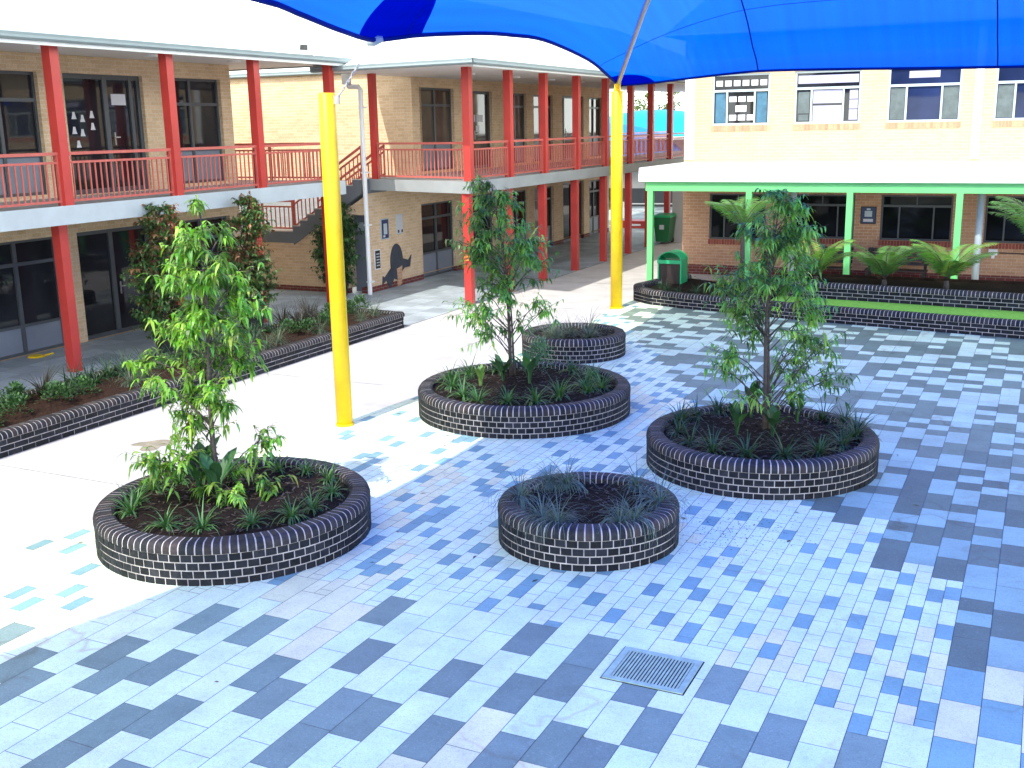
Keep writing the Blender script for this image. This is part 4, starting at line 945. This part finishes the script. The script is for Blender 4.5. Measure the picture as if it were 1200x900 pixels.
G3 = [(.16, .36, .06), (.20, .42, .07), (.12, .28, .05), (.28, .48, .08), (.09, .22, .045)]
G2 = [(.12, .29, .07), (.15, .35, .07), (.09, .23, .06), (.21, .40, .07), (.07, .18, .05)]
tree('young_tree', 'bright green young tree, the leftmost and sunniest of the courtyard trees', 'tree', (-8.27, 9.22, .40), 3.3,
     [(.12, .42, .40, .6), (.35, .80, .75, .42), (.6, .80, .85, .40), (.8, .5, .75, .38), (1.0, .25, .6, .35), (1.15, .25, .42, .3), (1.3, .42, .36, .65), (1.5, .66, .44, .9), (1.65, .70, .48, .9), (1.8, .40, .54, 1), (2.1, .38, .54, 1), (2.4, .38, .50, 1), (2.7, .36, .44, 1), (2.95, .26, .30, 1), (3.15, .13, .12, .9), (3.36, .03, .03, .9)],
     560, 9, .130, .035, G1, 3, droop=.8)
tree('young_tree', 'dark green young tree in the widest planter, in front of the red posts', 'tree', (-7.79, 15.95, .40), 3.25,
     [(.72, .40, .40, .4), (.95, .85, .5, .9), (1.2, .90, .80, .9), (1.45, .75, .80, .8), (1.6, .28, .28, .2), (1.7, .5, .55, .9), (1.95, .68, .85, 1), (2.2, .72, .66, 1), (2.5, .48, .58, 1), (2.75, .48, .40, 1), (3.0, .36, .22, 1), (3.25, .24, .08, .9)],
     540, 9, .125, .033, G2, 5, droop=.8, stems=2, lean=(-.22, -.1))
tree('young_tree', 'tall loose green tree nearest the lime green verandah with bare lower stems', 'tree', (-3.22, 14.25, .40), 3.15,
     [(.62, .60, .70, .45), (.8, .90, 1.0, .8), (1.0, .85, 1.10, .85), (1.25, .75, .95, .75), (1.45, .35, .75, .5), (1.6, .56, .74, .9), (1.85, .70, .74, 1), (2.1, .50, .66, 1), (2.4, .56, .48, 1), (2.7, .48, .42, 1), (2.95, .26, .28, 1), (3.2, .08, .06, .9)],
     600, 9, .120, .029, G3, 8, droop=.8, stems=2, lean=(.1, .0))
for i, (x, y, H, w, lab, sd) in enumerate(((-16.05, 16.75, 3.15, .52, 'tall reddish green column shrub in front of the left glass doors', 21), (-15.9, 19.2, 3.0, .52, 'dark reddish column shrub half hidden behind the bright green tree', 22), (-17.25, 24.55, 2.5, .50, 'dark green bushy shrub growing in the black pot by the stair', 23))):
    if i < 2: col = [(.09, .19, .06), (.12, .23, .07), (.16, .14, .06), (.07, .16, .05)]; yg = (1.4, .30, (.30, .15, .08))
    else: col = [(.06, .14, .05), (.08, .18, .055), (.05, .11, .04)]; yg = None
    tree('column_shrub', lab, 'shrub', (x, y, .30), H - .3, [(.15, w * .6, w * .6, .7), (.6, w * .9, w * .9, 1), (1.2, w, w, 1), (1.8, w * .85, w * .85, 1), (H * .8, w * .55, w * .55, 1), (H - .25, .1, .1, .9)], 1250, 7, .105, .055, col, sd, young=yg)
    t = thing('plant_pot', ('black plant pot under the shrub by the left glass doors', 'black plant pot under the reddish shrub behind the bright tree', 'black plant pot on the floor in front of the stair wall')[i], 'pot', (x, y, .01))
    q = MB(); q.tube([(x, y, .012), (x, y, .40)], [.22, .30], 20); q.build('pot', M['plastic'], t); q = MB(); q.tube([(x, y, .402), (x, y, .45)], .325, 20); q.build('rim', M['plastic'], t)

def clump(nb, L, W, cols, spread, seed, droop=1.0):
    rg = random.Random(seed); mb = MB()
    for i in range(nb):
        a = rg.uniform(0, 6.283); d = Vector((math.cos(a), math.sin(a), 0)); ln = L * rg.uniform(.55, 1.15); th = rg.uniform(.15, 1) * spread; c = rg.choice(cols); k = rg.uniform(.65, 1.3); c = tuple(x * k for x in c)
        s = Vector((-d.y, d.x, 0)); p = d * rg.uniform(0, .04); n = 4; prev = None; ang = math.pi / 2 - th * .5
        for j in range(n + 1):
            w = W * (1 - (j / n) ** 1.6) * .5 + .0006
            cur = (tuple(p + s * w), tuple(p - s * w))
            if prev: mb.face([prev[0], prev[1], cur[1], cur[0]], 0, c)
            prev = cur; ang -= droop * th * .62; p = p + (d * math.cos(ang) + Vector((0, 0, 1)) * math.sin(ang)) * ln / n
    return mb
def broad(nb, L, W, cols, seed):
    rg = random.Random(seed); mb = MB()
    for i in range(nb):
        a = rg.uniform(0, 6.283); d = Vector((math.cos(a), math.sin(a), 0)); s = Vector((-d.y, d.x, 0)); ln = L * rg.uniform(.7, 1.1); c = rg.choice(cols); k = rg.uniform(.7, 1.25); c = tuple(x * k for x in c)
        lean = rg.uniform(.2, .65); P0 = Vector((0, 0, 0)); n = 7; prev = None
        for j in range(n + 1):
            t = j / n; w = (.012 if t < .42 else W * math.sin(min(1, (t - .42) / .58) * math.pi) ** .7 * .5 + .002)
            p = d * (lean * ln * t * t * .9 + .02) + Vector((0, 0, ln * (t - .28 * t * t * lean * 1.6)))
            cur = (tuple(p + s * w + Vector((0, 0, w * .35))), tuple(p), tuple(p - s * w + Vector((0, 0, w * .35))))
            if prev: mb.face([prev[0], prev[1], cur[1], cur[0]], 0, c); mb.face([prev[1], prev[2], cur[2], cur[1]], 0, c)
            prev = cur
    return mb
def bushlet(n, r, h, cols, L, W, seed):
    rg = random.Random(seed); mb = MB()
    for i in range(n):
        a, e = rg.uniform(0, 6.28), rg.uniform(0, 1.45); q = rg.uniform(.55, 1) ; p = Vector((math.cos(a) * math.cos(e) * r * q, math.sin(a) * math.cos(e) * r * q, .04 + math.sin(e) * h * q))
        c = rg.choice(cols); k = rg.uniform(.55, 1.35) * (.6 + .4 * q); leaf(mb, p, p + Vector((rg.uniform(-.1, .1), rg.uniform(-.1, .1), .05)), L * rg.uniform(.7, 1.2), W, tuple(x * k for x in c), .3)
    return mb
SG = [(.06, .16, .05), (.08, .20, .055), (.045, .12, .045), (.11, .22, .07)]
DG = [(.035, .085, .04), (.05, .11, .045), (.028, .065, .035)]
RD = [(.045, .05, .04), (.06, .045, .035), (.035, .05, .035)]
GG = [(.13, .17, .115), (.17, .21, .14), (.10, .14, .10)]
PROT = {}
def plant(kind, x, y, z, s, label, cat, group, name):
    v = random.randrange(3); key = (kind, v)
    if key not in PROT:
        sd = hash((len(PROT), 5)) % 9999
        mbk = {'strap': lambda: clump(60, .34, .016, SG, 1.5, sd), 'strapdark': lambda: clump(60, .36, .016, DG, 1.4, sd), 'reddark': lambda: clump(60, .46, .018, RD, 1.1, sd, .6), 'tuft': lambda: clump(230, .46, .0045, GG, 1.9, sd, 1.1),
               'tuftdark': lambda: clump(230, .44, .005, [(.10, .17, .14), (.14, .21, .17), (.075, .13, .11)], 2.2, sd, 1.25), 'broad': lambda: broad(10, .62, .13, [(.04, .12, .04), (.055, .15, .045), (.03, .085, .035)], sd), 'broadlite': lambda: broad(12, .42, .10, [(.10, .26, .06), (.14, .30, .08)], sd),
               'bush': lambda: bushlet(220, .22, .26, [(.06, .15, .05), (.085, .19, .06), (.045, .11, .045)], .075, .032, sd), 'ball': lambda: bushlet(650, .24, .42, [(.10, .24, .13), (.13, .28, .16)], .045, .018, sd), 'agave': lambda: broad(11, .34, .045, [(.22, .34, .08), (.16, .30, .08)], sd)}[kind]()
        o = mbk.build(name, M['blade']); PROT[key] = o; first = True
    else: o = PROT[key].copy(); o.name = name; COL.objects.link(o)
    o.location = (x, y, z); o.rotation_euler = (0, 0, U(0, 6.28)); k = s * U(.85, 1.15); o.scale = (k, k, k); tag(o, label, cat, group); return o
def many(kind, pts, z, s, label, cat, group, name):
    for x, y in pts: plant(kind, x, y, z, s, label, cat, group, name)
many('strap', [(-8.78,8.34),(-8.11,8.16),(-7.72,8.28),(-7.3,8.58),(-7.05,8.94),(-6.99,9.23),(-7.09,9.75),(-7.44,10.15),(-7.85,10.28),(-8.2,10.2),(-9.05,9.4),(-9.12,9.05),(-8.95,8.6)], .40, 1.0, 'small strappy green clump in the soil under the bright green tree', 'grass clump', 'strappy clumps in the front left round planter', 'grass_clump')
many('broad', [(-8.42, 9.05), (-8.6, 9.3), (-8.1, 9.0)], .40, .95, 'broad dark leaved plant at the foot of the bright green tree', 'plant', 'broad leaved plants under the bright tree', 'broad_leaf_plant')
many('strap', [(-8.35,14.86),(-7.87,14.35),(-7.53,14.2),(-7.08,14.3),(-6.7,14.5),(-6.49,14.9),(-6.2,15.35),(-6.1,15.7),(-6.5,16.3),(-8.45,15.67),(-8.6,15.25),(-7.0,16.6),(-6.35,15.6),(-8.2,16.2)], .40, 1.3, 'small strappy green clump in the soil of the widest round planter', 'grass clump', 'strappy clumps in the widest round planter', 'grass_clump')
plant('agave', -7.93, 15.05, .40, 1.1, 'pale yellow green spiky rosette left of the thin trunk in the widest planter', 'plant', None, 'spiky_plant')
plant('ball', -7.45, 16.25, .40, 1.2, 'round pale green bush behind the thin trunk in the widest planter', 'bush', None, 'round_bush')
many('broad', [(-7.75, 15.5), (-7.25, 15.45)], .40, .85, 'broad dark leaved plant beside the thin trunk in the widest planter', 'plant', 'broad leaved plants in the widest planter', 'broad_leaf_plant')
many('strapdark', [(-4.21,13.67),(-3.9,13.2),(-3.55,13.0),(-3.1,12.95),(-2.66,13.1),(-2.3,13.4),(-2.1,13.85),(-2.0,14.3),(-4.35,14.2),(-4.0,14.87),(-2.55,15.05),(-2.25,14.9),(-2.05,14.6),(-4.2,14.5)], .40, 1.15, 'dark strappy clump in the round planter nearest the verandah', 'grass clump', 'strappy clumps in the round planter nearest the verandah', 'grass_clump')
many('broad', [(-3.45, 13.8), (-3.5, 14.8), (-2.85, 14.75), (-3.0, 13.9)], .40, .85, 'broad dark paddle leaved plant at the foot of the tree nearest the verandah', 'plant', 'paddle leaved plants in the right planter', 'broad_leaf_plant')
many('tuftdark', [(-4.5,9.86),(-4.3,9.82),(-3.72,10.08),(-3.6,10.2),(-3.52,10.8),(-5.0,10.35),(-4.9,10.95),(-4.72,11.02),(-3.95,11.25)], .44, 1.25, 'drooping blue green grass tuft in the small treeless planter', 'grass tuft', 'grass tufts in the small treeless planter', 'grass_tuft')
many('tuft', [(-8.6,19.3),(-8.3,19.65),(-7.85,19.5),(-8.75,19.85),(-8.1,20.1),(-8.3,19.1)], .40, 1.4, 'grey green grass tuft in the small planter behind the widest one', 'grass tuft', 'grass tufts in the small back planter', 'grass_tuft')
many('reddark', [(-14.5,12.2),(-14.4,18.9),(-14.45,18.5),(-14.2,19.2),(-14.55, 19.5), (-14.1, 18.6)], .32, 1.35, 'dark reddish strappy plant in the long left bed', 'plant', 'dark strappy plants in the long left bed', 'strappy_plant')
many('bush', [(-13.85,11.87),(-13.8,12.39),(-13.8,11.05),(-14.4,11.6),(-13.9,17.93),(-14.35,20.1),(-14.15,20.95),(-14.2,20.5),(-13.7,18.3),(-14.0,9.9),(-14.4,10.6),(-13.9,14.4),(-13.8,15.8),(-13.8,19.0),(-13.9,19.6),(-13.6,10.4)], .32, 1.15, 'low bushy green plant in the long left bed', 'bush', 'low bushes in the long left bed', 'low_bush')
many('tuft', [(-13.75,13.35),(-13.85,13.75),(-13.5,16.71),(-13.6,17.18),(-13.5,16.2),(-13.5,18.48),(-13.55,20.08),(-13.6,20.7),(-13.6,15.2)], .34, 1.2, 'grey green grass mound along the front of the long left bed', 'grass tuft', 'grass mounds in the long left bed', 'grass_tuft')
many('strapdark', [(-14.6,12.94),(-14.6,13.25),(-14.55,13.65),(-14.6,14.1),(-14.5,14.45),(-14.55,14.8),(-14.5,15.2),(-14.6,15.6),(-14.5,16.1),(-14.6,16.6),(-14.5,17.1),(-14.6,17.6),(-14.5,11.2),(-14.6,10.4),(-14.45,20.6),(-14.5,11.7),(-14.3,13.1),(-14.35,13.8),(-14.3,14.6),(-14.35,15.5),(-14.3,16.4),(-14.3,17.3),(-14.6,18.2),(-14.2,12.4),(-14.5,9.6),(-14.4,20.9),(-14.3,19.8)], .32, 1.35, 'dark green strappy clump in the row at the back of the long left bed', 'grass clump', 'strappy clumps at the back of the long left bed', 'grass_clump')
many('strapdark', [(-8.6,26.7),(-8.2,26.4),(-7.7,26.3),(-7.2,26.1),(-6.8,26.2),(-8.9,27.2),(-7.9,26.9),(-6.4,26.0)], .27, .9, 'small dark clump in the curved bed near the green bin', 'grass clump', 'dark clumps in the curved bed', 'grass_clump')

def palm(base, stem, nf, L, lab, seed, cols, az0=None, rise=1.15):
    rg = random.Random(seed); t = thing('palm', lab, 'palm', base, None); b = Vector(base); tr = MB(); fr = MB(); top = b + Vector((0, 0, stem))
    tr.tube([b, b + Vector((.01, 0, stem * .5)), top], [.075, .06, .05], 10)
    for i in range(nf):
        a = (2.399 * i + rg.uniform(-.3, .3)) if az0 is None else az0[i % len(az0)] + rg.uniform(-.2, .2)
        d = Vector((math.cos(a), math.sin(a), 0)); s = Vector((-d.y, d.x, 0)); el = rise * rg.uniform(.75, 1.25); ln = L * rg.uniform(.8, 1.1); n = 22; p = top.copy(); pts = [p.copy()]; ang = el
        for j in range(n): p = p + (d * math.cos(ang) + Vector((0, 0, 1)) * math.sin(ang)) * ln / n; ang -= (el + .10) / n * (.5 + j / n); pts.append(p.copy())
        tr.tube(pts[::3] + [pts[-1]], [.014 * (1 - .85 * k / len(pts[::3])) for k in range(len(pts[::3]) + 1)], 5)
        c0 = rg.choice(cols); k0 = rg.uniform(.75, 1.25)
        for j in range(3, n + 1):
            for q in (0, .5):
                pp = pts[j - 1].lerp(pts[j], q); tt = (pts[j] - pts[j - 1]).normalized(); ll = ln * .34 * math.sin(math.pi * (.12 + .84 * j / n)) ** .7
                for sg in (-1, 1):
                    dv = tt * .55 + s * sg * .8 + Vector((0, 0, .18)); c = tuple(x * k0 * rg.uniform(.8, 1.2) for x in c0)
                    leaf(fr, pp, dv, ll * rg.uniform(.85, 1.15), .024, c, .45, side=tt)
    tr.build('trunk', M['bark'], t, True); fr.build('frond', M['leaf'], t); return t
YG = [(.24, .42, .09), (.18, .36, .08), (.31, .45, .11)]; PG = [(.13, .28, .09), (.17, .32, .11), (.10, .22, .07)]
palm((-4.95, 27.2, .58), .16, 11, 1.3, 'yellow green palm right of the loose tree, left of the second lime post', 31, YG)
palm((-3.35, 27.2, .58), .14, 10, 1.35, 'green palm with one upright frond in front of the third lower window', 32, [(.14, .30, .07), (.18, .36, .08), (.10, .22, .06)], None, 1.1)
palm((-1.95, 27.0, .58), .2, 13, 1.4, 'bushy palm in front of the lime post beside the grey column', 33, YG + PG)
palm((-.05, 26.6, .58), 1.0, 9, 1.6, 'large palm at the right edge with long arching fronds', 34, PG, [2.6, 3.3, 2.9, 3.7, .5, 1.6, 5.2, 4.3, 3.1])
palm((-6.9, 27.6, .26), 1.55, 10, 1.35, 'tall palm with arching fronds behind the loose tree', 35, PG, None, 1.0)

def far_tree(x, y, H, w, lab, seed, cols):
    rg = random.Random(seed); t = thing('tree', lab, 'tree', (x, y, 0), 'trees beyond the blue dome'); tr = MB(); cr = MB(); b = Vector((x, y, 0))
    tr.tube([b, b + Vector((.1, 0, H * .5)), b + Vector((0, .1, H * .9))], [.22, .15, .04], 8)
    lobes = [(rg.uniform(-w, w) * .7, rg.uniform(-w, w) * .5, H * rg.uniform(.45, .92), rg.uniform(.35, .6) * w) for k in range(9)]
    for (lx, ly, lz, lr) in lobes:
        tr.tube([b + Vector((0, 0, H * .4)), b + Vector((lx, ly, lz))], [.07, .02], 5)
        for k in range(190):
            v = Vector((rg.gauss(0, 1), rg.gauss(0, 1), rg.gauss(0, .8))).normalized() * lr * rg.uniform(.5, 1.05); p = b + Vector((lx, ly, lz)) + v; c = rg.choice(cols); kk = rg.uniform(.6, 1.3)
            leaf(cr, p, v + Vector((0, 0, .1)), rg.uniform(.25, .45), .16, tuple(q * kk for q in c), .4)
    tr.build('trunk', M['bark'], t, True); cr.build('crown', M['leaf'], t)
FT = [(.14, .20, .07), (.18, .24, .09), (.10, .15, .06)]
far_tree(-29.5, 82, 6.3, 2.6, 'far pale tree left of the others beyond the blue dome', 41, FT); far_tree(-26.6, 80, 7.0, 2.4, 'tallest far tree beyond the blue dome', 42, FT); far_tree(-22.8, 84, 6.6, 2.8, 'far pale tree right of the tallest beyond the blue dome', 43, FT); far_tree(-19.6, 80, 5.9, 2.2, 'far tree nearest the right building beyond the blue dome', 44, FT)

# ================================================================== LIGHT, SKY, CAMERA
EL, AZ = 52, -5
w = bpy.data.worlds.new('World'); sc.world = w; w.use_nodes = True; nt = w.node_tree; nt.nodes.clear()
sky = nt.nodes.new('ShaderNodeTexSky'); sky.sky_type = 'NISHITA'; sky.sun_disc = False; sky.sun_elevation = R(EL); sky.sun_rotation = R(180 - AZ); sky.air_density = 1.0; sky.dust_density = 3.0; sky.ozone_density = 1.0
bg = nt.nodes.new('ShaderNodeBackground'); bg.inputs[1].default_value = .15; ow = nt.nodes.new('ShaderNodeOutputWorld')
tc = nt.nodes.new('ShaderNodeTexCoord'); sx = nt.nodes.new('ShaderNodeSeparateXYZ'); nt.links.new(tc.outputs['Generated'], sx.inputs[0])
hz = nt.nodes.new('ShaderNodeMapRange'); hz.inputs[1].default_value = 0; hz.inputs[2].default_value = .72; hz.inputs[3].default_value = .95; hz.inputs[4].default_value = .10; nt.links.new(sx.outputs[2], hz.inputs[0])
mz = nt.nodes.new('ShaderNodeMix'); mz.data_type = 'RGBA'; nt.links.new(hz.outputs[0], mz.inputs[0]); nt.links.new(sky.outputs[0], mz.inputs[6]); mz.inputs[7].default_value = (41.0, 44.0, 42, 1)   # bright thin haze
nt.links.new(mz.outputs[2], bg.inputs[0]); nt.links.new(bg.outputs[0], ow.inputs[0])
sl = bpy.data.lights.new('sun', 'SUN'); sl.energy = 5.0; sl.angle = R(.55); sl.color = (1, .96, .89); so_ = bpy.data.objects.new('sun', sl); COL.objects.link(so_)
sd = Vector((math.sin(R(AZ)) * math.cos(R(EL)), -math.cos(R(AZ)) * math.cos(R(EL)), math.sin(R(EL)))); so_.rotation_euler = sd.to_track_quat('Z', 'Y').to_euler(); so_.location = (0, -10, 20)

pitch, roll, yaw = R(13.29), R(-1.0986), R(26.083)
cy, sy, cp, sp = math.cos(yaw), math.sin(yaw), math.cos(pitch), math.sin(pitch)
fw = Vector((-sy * cp, cy * cp, -sp)); rt = Vector((cy, sy, 0)); up = rt.cross(fw)
c, s = math.cos(roll), math.sin(roll); r2 = c * rt + s * up; u2 = -s * rt + c * up
cd = bpy.data.cameras.new('camera'); cam = bpy.data.objects.new('camera', cd); COL.objects.link(cam)
from mathutils import Matrix
cam.matrix_world = Matrix(((r2.x, u2.x, -fw.x, 0), (r2.y, u2.y, -fw.y, 0), (r2.z, u2.z, -fw.z, 4.45), (0, 0, 0, 1)))
cd.sensor_width = 36; cd.lens = 1277 / 1200 * 36; cd.clip_end = 2000; cd.clip_start = .05
sc.camera = cam
sc.view_settings.view_transform = 'Standard'; sc.view_settings.look = 'None'; sc.view_settings.exposure = 0; sc.view_settings.gamma = 1
